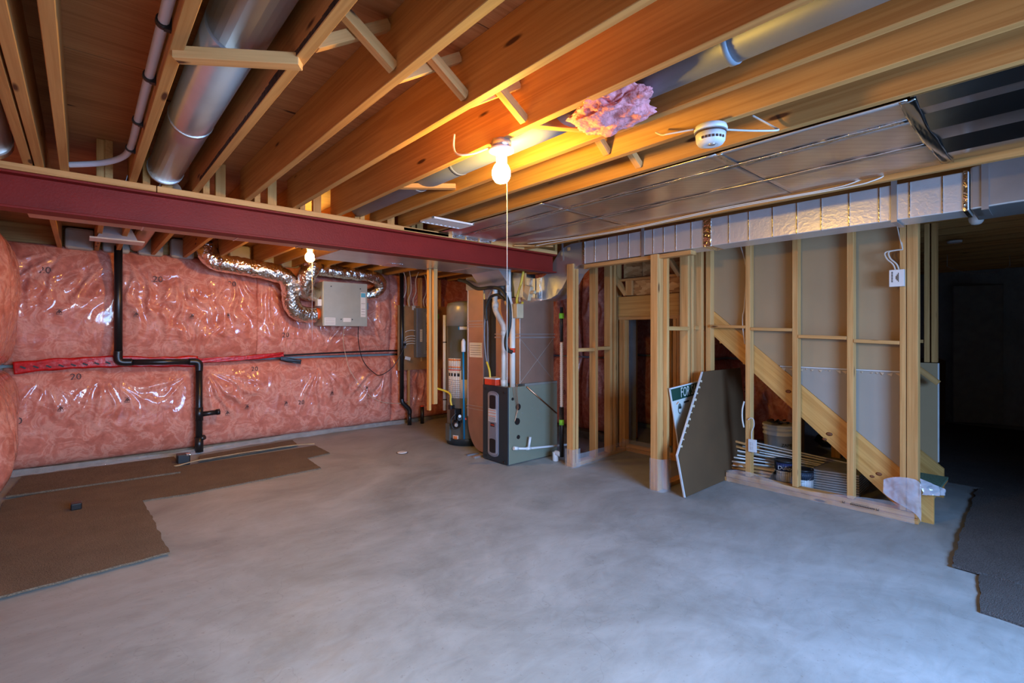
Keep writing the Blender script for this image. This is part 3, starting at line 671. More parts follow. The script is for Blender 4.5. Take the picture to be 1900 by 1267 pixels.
prof = [(3.36, 2.43), (3.55, 2.43), (3.64, 2.41), (3.72, 2.37), (3.80, 2.28), (3.87, 2.19), (3.93, 2.13), (3.98, 2.11), (4.06, 2.10), (4.34, 2.10), (4.34, 1.84), (3.95, 1.84), (3.86, 1.85), (3.76, 1.89), (3.68, 1.96), (3.62, 2.04), (3.56, 2.12), (3.49, 2.17), (3.42, 2.195), (3.36, 2.195)]
n_ = len(prof) // 2; bb = b_(GALV)
for i in range(n_ - 1):
    a, c, d, e = prof[i], prof[i + 1], prof[len(prof) - 2 - i], prof[len(prof) - 1 - i]
    bb.prism([(DX0, *a), (DX0, *c), (DX0, *d), (DX0, *e)], (DX1 - DX0, 0, 0))
bmesh.ops.remove_doubles(bb.bm, verts=bb.bm.verts[:], dist=.0005)
dups = {}
for f in bb.bm.faces: dups.setdefault(tuple(sorted(v.index for v in f.verts)), []).append(f)
bb.bm.verts.index_update(); bmesh.ops.delete(bb.bm, geom=[f for L in dups.values() if len(L) > 1 for f in L], context='FACES_ONLY')
bb.out('offset_elbow', dk)
b_(TAPE).bb(DX0 - .005, DX1 + .003, 3.355, 3.385, 2.19, 2.435).out('foil_tape_joint', dk); b_(TAPE).bb(DX0 - .005, DX1 + .003, 4.0, 4.04, 1.835, 2.105).out('foil_tape_joint', dk)
b_(GALV).prism([(4.0, .365, 2.195), (4.0, .365, 2.45), (4.0, .2, 2.475), (4.0, -1.5, 2.475), (4.0, -1.5, 2.20), (4.0, .20, 2.20)], (.42, 0, 0)).out('bare_transition', dk, bevel=.01)
for y in (2.64, .73, .30): b_(GALV).bb(DX0 - .007, DX0 - .004, y - .016, y + .016, 2.185, 2.56).bb(DX0 - .007, DX1, y - .016, y + .016, 2.183, 2.187).out('hanger_strap', dk)
b_(GALV).bb(DX0 - .007, DX0 - .004, 3.66, 3.685, 2.26, 2.5).out('hanger_strap', dk)
# main trunk behind the beam
tk = thing('main_trunk_duct', (2.5, 4.2, 2.13), 'flat sheet metal trunk duct tight under the joists behind the red beam', 'duct')
b_(GALV).bb(1.62, 3.55, 3.89, 4.62, 2.15, 2.34).out('trunk_section', tk, bevel=.004); b_(REFLDUCT).bb(-.24, 1.60, 3.89, 4.12, 2.15, 2.34).out('branch_section', tk, bevel=.004)
for x in (.3, .85, 1.3): b_(GALV).bb(x - .004, x + .004, 3.89, 4.125, 2.146, 2.15).out('cleat', tk)
b_(TAPE).bb(2.28, 2.42, 4.40, 4.63, 2.146, 2.15).out('foil_tape_joint', tk)
b_(GALV).prism([(3.54, 4.06, 1.99), (3.54, 4.06, 2.30), (3.10, 4.06, 2.30), (3.10, 4.06, 2.145), (3.40, 4.06, 2.145)], (0, .5, 0)).out('taper_section', tk)
b_(GALVD).prism([(3.625, 4.1, 1.865), (3.99, 4.1, 1.865), (3.99, 4.1, 2.14), (3.625, 4.1, 2.14)], (0, .55, 0)).out('top_box', tk)
# foil panning between joists
fp = thing('foil_ceiling_panning', (3.0, 2.0, 2.365), 'foil-faced sheets panning the joist bays beside the long duct', 'duct')
xsf = [2.405, 2.635, 3.03, 3.455]
for i in range(3):
    for (y0, y1) in ((.40, 1.16), (1.165, 2.4), (2.405, 3.72)):
        bm = bmesh.new(); nx_, ny_ = 6, 24; rows = []
        x0, x1 = xsf[i] + .002, xsf[i + 1] - .002
        for a in range(nx_ + 1):
            row = []
            for c in range(ny_ + 1):
                x = x0 + (x1 - x0) * a / nx_; y = y0 + (y1 - y0) * c / ny_
                edge = min(a, nx_ - a) > 0 and min(c, ny_ - c) > 0
                row.append(bm.verts.new((x, y, 2.364 + (0.004 * noise.noise(Vector((x * 6, y * 5, i))) if edge else 0))))
            rows.append(row)
        for a in range(nx_):
            for c in range(ny_): f = bm.faces.new([rows[a][c], rows[a][c + 1], rows[a + 1][c + 1], rows[a + 1][c]]); f.smooth = True
        og = Vector(((x0 + x1) / 2, (y0 + y1) / 2, 2.364))
        for v in bm.verts: v.co -= og
        me = bpy.data.meshes.new('foil_sheet'); bm.to_mesh(me); bm.free(); me.materials.append(FOILC)
        o = bpy.data.objects.new('foil_sheet', me); place(o, Matrix.Translation(og), fp)
        md = o.modifiers.new('s', 'SOLIDIFY'); md.thickness = .004; md.offset = 1
for x in xsf[1:3]:
    ribbon([(x, .42, 2.359), (x + .004, 1.2, 2.358), (x - .004, 2.2, 2.359), (x, 3.7, 2.359)], .035, TAPE if x < 2.8 else FOILC, 'seam_tape', fp, nrm=(0, 0, -1), amp=.006, fz=14)
ribbon([(2.42, 1.16, 2.359), (2.62, 1.165, 2.358)], .04, TAPE, 'seam_tape', fp, nrm=(0, 0, -1), amp=.004)
ribbon([(2.41, .40, 2.358), (2.8, .41, 2.356), (3.44, .40, 2.358)], .05, GALVD, 'seam_tape', fp, nrm=(0, 0, -1), amp=.006)
bm_ = b_(GALVD)
for i in range(3):
    x0, x1 = xsf[i], xsf[i + 1]; bm_.prism([(x0, -1.8, 2.366), (x0 + (x1 - x0) * .5, -1.8, 2.354), (x1, -1.8, 2.366), (x1, -1.8, 2.374), (x0, -1.8, 2.374)], (0, 2.19, 0))
bm_.out('bare_metal_panning', fp)
b_(TAPE).bb(2.06, 2.52, 3.725, 3.735, 2.335, 2.362).bb(2.56, 2.70, 3.722, 3.735, 2.335, 2.36).bb(2.72, 2.86, 3.722, 3.735, 2.335, 2.36).bb(2.88, 3.02, 3.722, 3.735, 2.335, 2.36).out('end_flange_tape', fp, bevel=.002)
# round ducts between joists
def roundduct(name, pieces, label, m=GALV, bands=()):
    o = thing(name, pieces[0][0][0], label, 'duct')
    for (pts, r) in pieces:
        b_(m).tube(spline(pts, 6) if len(pts) > 2 else pts, r, 28).out('duct_section', o)
    for (c, ax, r) in bands: ring(c, ax, r, m, 'joint_band', o, .025, .003)
    return o
roundduct('round_duct', [([(.39, 3.72, 2.475), (.39, 1.85, 2.48)], .092), ([(.40, 1.93, 2.495), (.40, -1.8, 2.495)], .098)], 'large round galvanised duct lying in the joist bay beside the white pipe', bands=[((.39, 2.75, 2.477), (0, 1, 0), .092), ((.39, 3.70, 2.475), (0, 1, 0), .094)])
roundduct('round_duct', [([(1.66, 3.72, 2.465), (1.66, 1.35, 2.46)], .078), ([(1.665, 1.34, 2.455), (1.665, -1.8, 2.45)], .076)], 'slimmer round duct running past the pink insulation wad near the lit bulb', m=GREYD, bands=[((1.66, 2.35, 2.463), (0, 1, 0), .078), ((1.66, 2.8, 2.464), (0, 1, 0), .078), ((1.665, .75, 2.452), (0, 1, 0), .076)])
roundduct('round_duct', [([(-.365, 3.70, 2.45), (-.365, 3.0, 2.47)], .095), ([(-.365, 3.2, 2.49), (-.365, -1.5, 2.50)], .09)], 'round duct end in the leftmost bay above the beam', bands=[((-.365, 3.62, 2.45), (0, 1, 0), .097)])
roundduct('round_duct', [([(.47, 7.1, 2.47), (.47, 4.2, 2.47)], .07)], 'round duct behind the beam over the top of the insulation', m=REFLDUCT)
# PEX pipe with clips
px_ = thing('white_pipe', (.195, 2, 2.42), 'white plastic pipe clipped along the third joist and bending over the beam', 'pipe')
b_(PEX).tube(spline([(.190, -1.8, 2.425), (.190, 0, 2.425), (.190, 1.5, 2.425), (.190, 2.6, 2.425), (.19, 3.2, 2.425), (.165, 3.42, 2.42), (.08, 3.58, 2.41), (-.055, 3.70, 2.40)], 10), .016, 12).out('pipe_run', px_)
for y in (-.4, .6, 1.86, 2.29, 2.80, 3.24): b_(BLACK).cyl((.190, y - .012, 2.425), (.190, y + .012, 2.425), .021, 16).box((.202, y, 2.425), (.02, .02, .05)).out('pipe_clip', px_)

# ------------------------------------------------------------------ lamps
BP = [(.012, -.058), (.028, -.052), (.040, -.036), (.045, -.015), (.043, .004), (.034, .024), (.022, .040), (.016, .052)]
def lampholder(name, p, label, m, cordlen, box=True, grp=None):
    x, y, z = p   # z = joist underside
    o = thing(name, (x, y, z), label, 'lamp')
    if box: b_(GALV).lathe((x, y, z - .022), [(.045, -.018), (.048, 0), (.048, .022)], 8).out('octagon_box', o)
    dz = -.04 if box else 0
    b_(WHITE).lathe((x, y, z + dz), [(.024, -.060), (.026, -.045), (.030, -.020), (.060, -.014), (.062, -.004), (.055, 0)], 28).out('porcelain_base', o)
    b_(m).lathe((x, y, z + dz - .105), BP, 20).out('bulb', o)
    if cordlen: b_(CABLE).cyl((x + .012, y - .028, z + dz - .03), (x + .012, y - .028, z - cordlen), .0015, 6).out('pull_cord', o)
    return o
l1 = lampholder('bulb_lamp', (1.497, 1.77, 2.37), 'glowing bare bulb on a white porcelain base under the joists, with long pull cord', LAMP1, 1.17)
cable('supply_cable', [(1.45, 1.80, 2.335), (1.40, 1.86, 2.31), (1.36, 1.93, 2.315), (1.375, 1.99, 2.37), (1.40, 2.02, 2.45)], .005, CABLE, l1)
l2 = lampholder('bulb_lamp', (1.71, 4.99, 2.37), 'glowing bare bulb behind the red beam above the silver ducts', LAMP2, .98)
l3 = lampholder('bulb_lamp', (4.97, .42, 2.42), 'unlit bare bulb on the dark ceiling past the end of the long duct', GLASSW, 0, box=False)
# smoke alarm
sa = thing('smoke_alarm', (2.085, 1.03, 2.37), 'round white smoke alarm under a joist with white cable tails', 'alarm')
b_(WHITE).lathe((2.085, 1.03, 2.33), [(.068, .012), (.070, .022), (.066, .036), (.05, .04)], 32).out('base_plate', sa)
b_(WHITE).lathe((2.085, 1.03, 2.29), [(.030, -.006), (.052, -.002), (.060, .010), (.064, .046)], 32).out('housing', sa)
b_(INKR).lathe((2.085, 1.03, 2.331), [(.0655, 0), (.0655, .006)], 32).out('vent_slot', sa)
b_(GALV).lathe((2.078, 1.02, 2.283), [(.012, -.003), (.018, .002)], 16).out('test_button', sa)
tb = b_(INKR)
for k in range(7): tb.box((2.085 - .062 * math.cos(.25 * k - .1) * 1.005, 1.03 - .062 * math.sin(.25 * k - .1) * 1.01, 2.305), (.004, .008, .010), Matrix.Rotation(.25 * k, 3, 'Z'))
tb.out('printed_text', sa)
cable('alarm_cable', [(2.12, 1.0, 2.355), (2.2, .90, 2.34), (2.29, .83, 2.345), (2.33, .86, 2.38), (2.30, .94, 2.45)], .0045, CABLE, sa)
cable('alarm_cable', [(2.03, 1.08, 2.355), (1.99, 1.18, 2.355), (2.0, 1.22, 2.365), (2.03, 1.27, 2.40)], .004, CABLE, sa)
# ceiling register
rg = thing('ceiling_register', (2.23, 3.32, 2.35), 'white louvred register lying under the joists near the beam', 'vent')
b_(WHITE).bb(2.03, 2.43, 3.22, 3.235, 2.345, 2.36).bb(2.03, 2.43, 3.405, 3.42, 2.345, 2.36).bb(2.03, 2.045, 3.22, 3.42, 2.345, 2.36).bb(2.415, 2.43, 3.22, 3.42, 2.345, 2.36).out('frame', rg, bevel=.002)
for k in range(9): b_(WHITE).box((2.065 + k * .042, 3.32, 2.352), (.034, .17, .003), Matrix.Rotation(.35, 3, 'Y')).out('louvre', rg)
fr = thing('floor_boot', (.25, 5.94, 2.30), 'grey sheet metal duct boot with pale flange above the black pipe', 'duct')
b_(GALV).prism([(.10, 5.86, 2.335), (.40, 5.86, 2.335), (.34, 5.86, 2.47), (.16, 5.86, 2.47)], (0, .16, 0)).out('boot_body', fr); b_(WHITE).bb(.05, .45, 5.83, 6.05, 2.322, 2.335).out('flange', fr)
# pink wad
bm = bmesh.new(); bmesh.ops.create_icosphere(bm, subdivisions=5, radius=1.0)
for v in bm.verts:
    p = v.co.copy(); k = 1 + .42 * noise.noise(p * 1.7 + Vector((3, 1, 2))) + .16 * noise.noise(p * 6) + .06 * noise.noise(p * 17); v.co = Vector((p.x * .135 * k, p.y * .20 * k, p.z * .05 * k + .02 * noise.noise(p * 2.3)))
for f in bm.faces: f.smooth = True
me = bpy.data.meshes.new('insulation_wad'); bm.to_mesh(me); bm.free(); me.materials.append(RAWINS)
o = bpy.data.objects.new('insulation_wad', me); place(o, Matrix.Translation((1.655, 1.25, 2.375)) @ Matrix.Rotation(-.3, 4, 'Z')); tag(o, 'ragged pink fibreglass wad stuffed round the duct beside the lit bulb', 'insulation')
# cables along the ceiling rail
cr = thing('ceiling_cables', (3.45, 2, 2.34), 'pale electrical cables stapled along the joist above the long duct', 'cable')
for k, dz in enumerate((0, .010)): cable('cable_run', [(3.50 - .006 * k, .62 + .1 * k, 2.40 + dz), (3.458, .72 + .1 * k, 2.345 + dz), (3.45, .9 + .1 * k, 2.332 + dz), (3.458, 1.6, 2.345 + dz), (3.45, 2.4, 2.326 + dz), (3.455, 3.0, 2.34 + dz), (3.40 - .1 * k, 3.5, 2.33 + dz)], .0042, CABLE, cr)
timber('scrap_lath', (3.30, 3.70, 2.345), (3.58, 3.42, 2.335), .04, .012, PINE, None)
tag(bpy.data.objects['scrap_lath'], 'short loose lath lying across the end of the beam near the duct', 'lumber')

# ------------------------------------------------------------------ drain pipes on the rear wall
dp = thing('drain_pipe', (1.06, 6.92, .03), 'black plastic drain stepping down the pink wall with a short capped branch', 'pipe')
YP = 6.915
b_(BLACK).tube([(.30, YP, 2.42), (.30, YP, 1.20)], .038, 18).out('upper_pipe', dp); b_(BLACK).tube(spline([(.30, YP, 1.26), (.30, YP, 1.17), (.33, YP, 1.135), (.42, YP, 1.13)], 6), .042, 18).out('elbow', dp)
b_(BLACK).tube([(.38, YP, 1.13), (1.02, YP, 1.115)], .034, 18).out('horizontal_pipe', dp); b_(BLACK).tube(spline([(.96, YP, 1.115), (1.03, YP, 1.11), (1.06, YP, 1.08), (1.06, YP, 1.0)], 6), .041, 18).out('elbow', dp)
b_(BLACK).tube([(1.06, YP, 1.04), (1.06, YP, .02)], .037, 18).out('lower_pipe', dp)
b_(BLACK).cyl((1.06, YP, .56), (1.06, YP, .40), .044).cyl((1.06, YP, .47), (1.25, YP - .02, .485), .030).cyl((1.24, YP - .02, .484), (1.275, YP - .02, .486), .036).out('branch_tee', dp)
b_(BLACK).cyl((1.06, YP, .20), (1.06, YP, .02), .046).cyl((1.06, YP, .17), (1.11, YP - .04, .20), .03).out('cleanout', dp)
rod = thing('black_bracket', (.84, 6.5, 0), 'small black plastic wrapped block beside the foot of the drain', 'block')
b_(BLACK).bb(.78, .90, 6.40, 6.52, .0, .12).out('block', rod, bevel=.01); b_(TAPE).bb(.86, .905, 6.395, 6.45, .10, .125).out('foil_scrap', rod, bevel=.005)
tag(b_(BLACK).bb(-.07, .0, 5.28, 5.36, .022, .075).out('black_block', bevel=.008), 'little black block lying on the brown carpet strips', 'block')
d2 = thing('vent_pipe', (3.80, 6.9, 0), 'black plastic vent pipe with an offset near the floor left of the plywood', 'pipe')
b_(BLACK).tube([(3.78, 6.90, 2.4), (3.78, 6.90, .40)], .033, 16).out('upper_pipe', d2); b_(BLACK).tube(spline([(3.78, 6.90, .42), (3.79, 6.89, .36), (3.89, 6.87, .25), (3.90, 6.87, .18)], 6), .036, 16).out('offset_elbow', d2); b_(BLACK).tube([(3.90, 6.87, .2), (3.90, 6.87, 0)], .033, 16).out('lower_pipe', d2)
tag(b_(BLACK).mat(BLACK).cyl((4.12, 6.85, 0), (4.12, 6.85, .27), .030).mat(REDP).cyl((4.12, 6.85, .27), (4.12, 6.85, .29), .031).out('pipe_stub'), 'short black pipe stub with red cap standing at the wall', 'pipe')

# ------------------------------------------------------------------ heat recovery ventilator and its foil ducts
hv = thing('heat_recovery_ventilator', (2.76, 6.8, 1.56), 'grey square ventilator cabinet hung on the pink wall', 'ventilator')
b_(HRVM).bb(2.45, 3.08, 6.66, 6.98, 1.56, 2.16).out('cabinet', hv, bevel=.004)
b_(HRVM).bb(2.455, 3.085, 6.645, 6.66, 1.555, 2.165).out('front_panel', hv, bevel=.003)
for (x, z) in ((2.56, 2.10), (2.98, 2.09), (2.70, 1.65), (2.86, 1.65)): b_(BLACK).cyl((x, 6.645, z), (x, 6.638, z), .008, 10).out('screw', hv)
b_(PAPER).bb(2.47, 2.62, 6.642, 6.645, 1.57, 1.67).out('label', hv); tb = b_(INKR)
for k in range(4): tb.bb(2.48, 2.61, 6.640, 6.642, 1.585 + k * .022, 1.588 + k * .022)
tb.out('label_lines', hv)
b_(PAPER).bb(2.73, 2.84, 6.642, 6.645, 1.615, 1.67).out('label', hv)
b_(PAPER).bb(2.985, 3.06, 6.642, 6.645, 1.69, 2.04).out('label', hv); b_(TEALL).bb(2.99, 3.055, 6.640, 6.642, 1.97, 2.03).out('label_emblem', hv); b_(INKR).bb(2.995, 3.05, 6.640, 6.642, 1.72, 1.724).bb(2.995, 3.05, 6.640, 6.642, 1.76, 1.764).bb(2.995, 3.05, 6.640, 6.642, 1.80, 1.804).bb(2.995, 3.05, 6.640, 6.642, 1.88, 1.884).out('label_lines', hv)
b_(WHITE).bb(2.40, 2.45, 6.70, 6.80, 1.83, 1.92).out('wall_bracket', hv); b_(PANELG).bb(3.08, 3.13, 6.70, 6.80, 1.80, 1.90).out('junction_box', hv)
for z in (1.995, 1.725): b_(ORANGE).cyl((2.45, 6.80, z), (2.385, 6.80, z), .080, 24).out('port_collar', hv)
for z in (2.02, 1.72): b_(ORANGE).cyl((3.08, 6.82, z), (3.12, 6.82, z), .075, 24).out('port_collar', hv)
def foilduct(pts, r, label):
    P = spline(pts, 16); n = len(P); bm = bmesh.new(); rings = []; up = Vector((0, 0, 1)); seg = 36
    t0 = (P[1] - P[0]).normalized()
    if abs(t0.z) > .9: up = Vector((1, 0, 0))
    for i in range(n):
        t = (P[min(i + 1, n - 1)] - P[max(i - 1, 0)]).normalized(); up = (up - t * up.dot(t)).normalized(); w = t.cross(up); rr = []
        for k in range(seg):
            a = 2 * PI * k / seg; d = up * math.cos(a) + w * math.sin(a)
            q = r * (1 + .10 * noise.noise((P[i] + d * r) * 13) + .075 * noise.noise((P[i] + d * r) * 38))
            rr.append(bm.verts.new(P[i] + d * q))
        rings.append(rr)
    for i in range(n - 1):
        for k in range(seg): f = bm.faces.new([rings[i][k], rings[i][(k + 1) % seg], rings[i + 1][(k + 1) % seg], rings[i + 1][k]]); f.smooth = (i + k) % 3 > 0
    bm.faces.new(rings[0][::-1]); bm.faces.new(rings[-1])
    og = P[n // 2].copy()
    for v in bm.verts: v.co -= og
    me = bpy.data.meshes.new('foil_duct'); bm.to_mesh(me); bm.free(); me.materials.append(CRINK)
    o = bpy.data.objects.new('foil_duct', me); place(o, Matrix.Translation(og)); return tag(o, label, 'duct')
foilduct([(2.39, 6.80, 1.715), (2.28, 6.79, 1.71), (2.14, 6.76, 1.75), (2.06, 6.72, 1.87), (2.04, 6.68, 2.04), (1.97, 6.64, 2.17), (1.80, 6.62, 2.23), (1.5, 6.64, 2.27), (1.22, 6.68, 2.31), (1.13, 6.70, 2.37), (1.10, 6.72, 2.48)], .108, 'crinkled silver foil duct looping from the lower left port up along the joists')
foilduct([(2.39, 6.80, 1.995), (2.31, 6.74, 1.995), (2.22, 6.64, 2.01), (2.19, 6.56, 2.10), (2.20, 6.50, 2.22), (2.24, 6.46, 2.30), (2.24, 6.46, 2.36)], .105, 'short silver foil duct bending up from the upper left orange port')
foilduct([(2.36, 6.62, 2.31), (2.6, 6.62, 2.30), (2.9, 6.62, 2.29), (3.15, 6.64, 2.28), (3.29, 6.68, 2.23), (3.33, 6.74, 2.13), (3.25, 6.80, 2.05), (3.13, 6.82, 2.02)], .085, 'dull foil duct passing over the ventilator and down its right side')
tag(cable('power_cord', [(3.0, 6.75, 1.56), (3.02, 6.80, 1.35), (3.12, 6.86, 1.05), (3.3, 6.88, .86), (3.42, 6.88, .82), (3.6, 6.86, .93), (3.72, 6.83, 1.12), (3.80, 6.82, 1.28)], .006, BLACK), 'black power cord sagging from the ventilator to the plywood board', 'cord')
tag(cable('control_wire', [(2.78, 6.72, 1.56), (2.81, 6.84, 1.35), (2.86, 6.86, 1.12), (2.93, 6.86, .9), (3.15, 6.87, .6), (3.4, 6.88, .42), (3.7, 6.88, .36), (3.9, 6.9, .37)], .004, TANP), 'thin brown wire drooping across the lower pink wall', 'wire')
# ------------------------------------------------------------------ electrical board
pb = thing('plywood_backer', (4.17, 6.93, .87), 'tall brown plywood board behind the breaker panel', 'board')
b_(BOARDW).bb(3.72, 4.64, 6.915, 6.93, .87, 1.90).out('board', pb); timber('support_stud', (3.93, 6.955, .06), (3.93, 6.955, 2.36), S2, S4 * .4, PINE, pb); timber('support_stud', (4.14, 6.955, 1.0), (4.14, 6.955, 2.36), S2 + .05, S4 * .4, PINE, pb); timber('support_stud', (4.52, 6.955, .5), (4.52, 6.955, 2.36), S2, S4 * .4, PINE, pb)
b_(PAPER).bb(3.97, 4.03, 6.91, 6.915, 1.83, 1.90).out('paper_tag', pb)
bp = thing('breaker_panel', (4.2, 6.87, 1.07), 'grey electrical breaker panel with black switches mounted on plywood', 'panel')
b_(PANELG).bb(4.0, 4.40, 6.82, 6.915, 1.07, 1.86).out('enclosure', bp, bevel=.004); cvp = b_(SILVER).bb(4.13, 4.37, 6.812, 6.82, 1.12, 1.80).out('cover_plate', bp)
for (x, z0, n) in ((4.20, 1.60, 1), (4.20, 1.44, 4), (4.28, 1.38, 5), (4.20, 1.18, 4), (4.29, 1.23, 1)):
    for k in range(n): b_(BLACK).bb(x - .03, x + .03, 6.800, 6.812, z0 + k * .034, z0 + k * .034 + .029).out('breaker', cvp)
b_(PAPER).bb(4.17, 4.30, 6.808, 6.812, 1.72, 1.77).out('label', bp); b_(REDP).bb(4.18, 4.29, 6.806, 6.808, 1.74, 1.748).out('label_band', bp); b_(PAPER).bb(4.06, 4.10, 6.816, 6.82, 1.32, 1.52).out('label', bp)
for k in range(5): b_(INKR).bb(4.065, 4.095, 6.814, 6.816, 1.34 + .035 * k, 1.343 + .035 * k).out('label_line', bp)
b_(GREEN).bb(4.40, 4.45, 6.87, 6.915, 1.70, 1.78).out('green_tag', bp)
b_(GALV).cyl((4.34, 6.87, 1.86), (4.34, 6.87, 2.36), .016).out('conduit', bp)
ot = thing('wall_outlet', (3.80, 6.9, 1.2), 'small outlet with plugged cord and white tag on the plywood', 'outlet')
b_(GALV).bb(3.765, 3.835, 6.87, 6.915, 1.22, 1.33).out('outlet_box', ot); b_(BLACK).bb(3.785, 3.82, 6.835, 6.87, 1.26, 1.30).out('plug', ot); b_(PAPER).box((3.85, 6.84, 1.06), (.10, .004, .05), Matrix.Rotation(.25, 3, 'Y')).out('cord_tag', ot)
rr = random.Random(11)
for k in range(5):
    z = [1.50, 1.41, 1.37, 1.33, 1.29][k]
    tag(cable('panel_cable', [(4.0, 6.87, z), (3.93, 6.885, z + .005), (3.86, 6.90, z - .012), (3.845, 6.905, z - .03 - .01 * k)], .007, CABLE), '%s white cable leaving the left side of the breaker panel' % ['topmost', 'second from top', 'middle', 'fourth from top', 'lowest'][k], 'cable', 'white cables beside the breaker panel')
for k in range(7):
    x0 = 3.80 + .10 * k * .9 if k < 3 else 4.02 + .05 * k
    tag(cable('service_cable', [(x0 - .10 + rr.uniform(-.1, .1), 6.7, 2.42), (x0 - .02, 6.78, 2.30), (x0 + .03, 6.86, 2.12), (x0 - .01, 6.88, 1.99), (x0 + .01, 6.88, 1.88)], .006, CABLE), 'white cable dropping onto the electrical board, %s' % ['leftmost', 'second from left', 'third from left', 'middle one', 'third from right', 'second from right', 'rightmost'][k], 'cable', 'white cables above the electrical board')
# hanging two by fours
tag(timber('hanging_board', (2.857, 4.50, 2.15), (2.857, 4.50, .69), S4 * .62, S2 + .01, PINE), 'pine two by four hanging from the trunk duct in front of the panel', 'lumber')
tag(timber('hanging_board', (2.815, 4.54, 2.15), (2.815, 4.54, .62), .045, .03, JOISTW), 'thinner board fixed behind the hanging two by four', 'lumber')

# ------------------------------------------------------------------ water heater
wh = thing('water_heater', (3.85, 5.27, 0), 'tall grey cylindrical gas water heater beside the brown-reflecting return duct', 'water heater')
HC = Vector((3.85, 5.27, 0)); HR = .26
b_(HEATG).lathe(HC, [(HR - .02, .0), (HR - .004, .01), (HR, .03), (HR, 1.55)], 48).out('tank_jacket', wh); b_(HEATC).lathe(HC, [(HR + .006, 1.55), (HR + .006, 1.80), (HR - .01, 1.85), (HR * .6, 1.875)], 48).out('top_cover', wh)
b_(FURD).lathe(HC, [(HR + .004, .012), (HR + .006, .09), (HR + .002, .10)], 48).out('base_ring', wh)
LABP = {}
def cpatch(a0, a1, z0, z1, m, name, r=HR + .004, parent=None):
    if name.startswith('label_') : parent = LABP.get('white_label' if z1 < .97 else 'warning_label')
    if name == 'base_label_mark': parent = LABP['base_label']
    if name == 'top_label_end': parent = LABP['top_label']
    bb = B().mat(m); n = 8; A = [math.radians(a0 + (a1 - a0) * i / n) for i in range(n + 1)]
    for i in range(n):
        q = lambda a, z, rr=r: HC + Vector((rr * math.cos(a), rr * math.sin(a), z))
        bb.quad([q(A[i], z0), q(A[i + 1], z0), q(A[i + 1], z1), q(A[i], z1)], True)
    o = bb.out(name, parent or wh, recalc=False); md = o.modifiers.new('s', 'SOLIDIFY'); md.thickness = .002; LABP[name] = o; return o
b_(BLACK).lathe((3.97, 5.12, 1.875), [(.05, 0), (.05, .10), (.035, .12)], 16).out('blower_cap', wh)
cpatch(-190, -141, .62, .98, PAPER, 'white_label'); cpatch(-190, -143, .98, 1.13, PAPER, 'warning_label'); cpatch(-190, -143, 1.10, 1.12, ORANGEL, 'label_band', HR + .007); cpatch(-190, -143, 1.01, 1.025, ORANGEL, 'label_band', HR + .007); cpatch(-190, -143, .975, .985, REDP, 'label_band', HR + .007)
for k in range(4): cpatch(-186 + 11 * k, -179 + 11 * k, .90, .94, INK, 'label_pictogram', HR + .007)
for k in range(9): cpatch(-188, -144, .64 + k * .026, .643 + k * .026, INKR, 'label_line', HR + .007)
cpatch(-141, -118, .62, .86, WHITE, 'energy_label'); cpatch(-146, -124, 1.50, 1.54, WHITE, 'top_label'); cpatch(-150, -146, 1.50, 1.54, BLUE, 'top_label_end'); cpatch(-168, -150, .08, .14, PAPER, 'base_label'); cpatch(-165, -153, .09, .13, ORANGEL, 'base_label_mark', HR + .007)
b_(BLACK).box((3.60, 5.16, .42), (.11, .11, .14)).box((3.57, 5.22, .50), (.06, .07, .06)).cyl((3.60, 5.08, .38), (3.57, 5.03, .38), .035).cyl((3.63, 5.18, .30), (3.57, 5.13, .28), .05).box((3.62, 5.13, .33), (.08, .06, .05)).out('gas_valve', wh, bevel=.006); gv = [c for c in wh.children if c.name.startswith('gas_valve')][0]
b_(GALV).cyl((3.585, 5.06, .41), (3.562, 5.02, .41), .018).cyl((3.59, 5.14, .30), (3.55, 5.08, .29), .022).out('valve_knob', gv); b_(REDP).cyl((3.66, 5.04, .37), (3.64, 5.0, .37), .012).out('red_knob', gv)
b_(HEATG).box((3.58, 5.30, .17), (.03, .09, .22)).out('side_bracket', wh)
cable('harness', [(3.56, 5.10, .44), (3.50, 5.12, .36), (3.52, 5.10, .25), (3.58, 5.05, .27), (3.58, 5.02, .36)], .007, BLACK, wh)
wp = thing('white_water_pipe', (3.66, 5.5, .4), 'white plastic pipe standing against the left side of the water heater', 'pipe')
b_(WHITE).tube([(3.655, 5.50, .42), (3.655, 5.50, 1.70)], .024, 16).out('pipe', wp)
for z in (1.33, .56): b_(BLACK).cyl((3.655, 5.50, z), (3.655, 5.50, z + .012), .027, 16).out('tie', wp)
tag(cable('gas_line', [(3.40, 5.45, .80), (3.47, 5.42, .74), (3.55, 5.32, .70), (3.57, 5.24, .66), (3.56, 5.22, .58), (3.57, 5.20, .50)], .014, YELLOW), 'yellow flexible gas line feeding the water heater valve', 'pipe')
bl = thing('blue_pipe', (3.56, 5.0, .1), 'bright blue pipe with a white foam cap leaning on the water heater', 'pipe')
b_(BLUE).tube([(3.615, 5.00, .12), (3.60, 5.00, 1.28)], .011, 14).out('pipe', bl); b_(WHITE).lathe((3.60, 4.995, 1.22), [(.026, 0), (.028, .02), (.027, .13), (.014, .16), (.004, .165)], 12).out('foam_cap', bl)
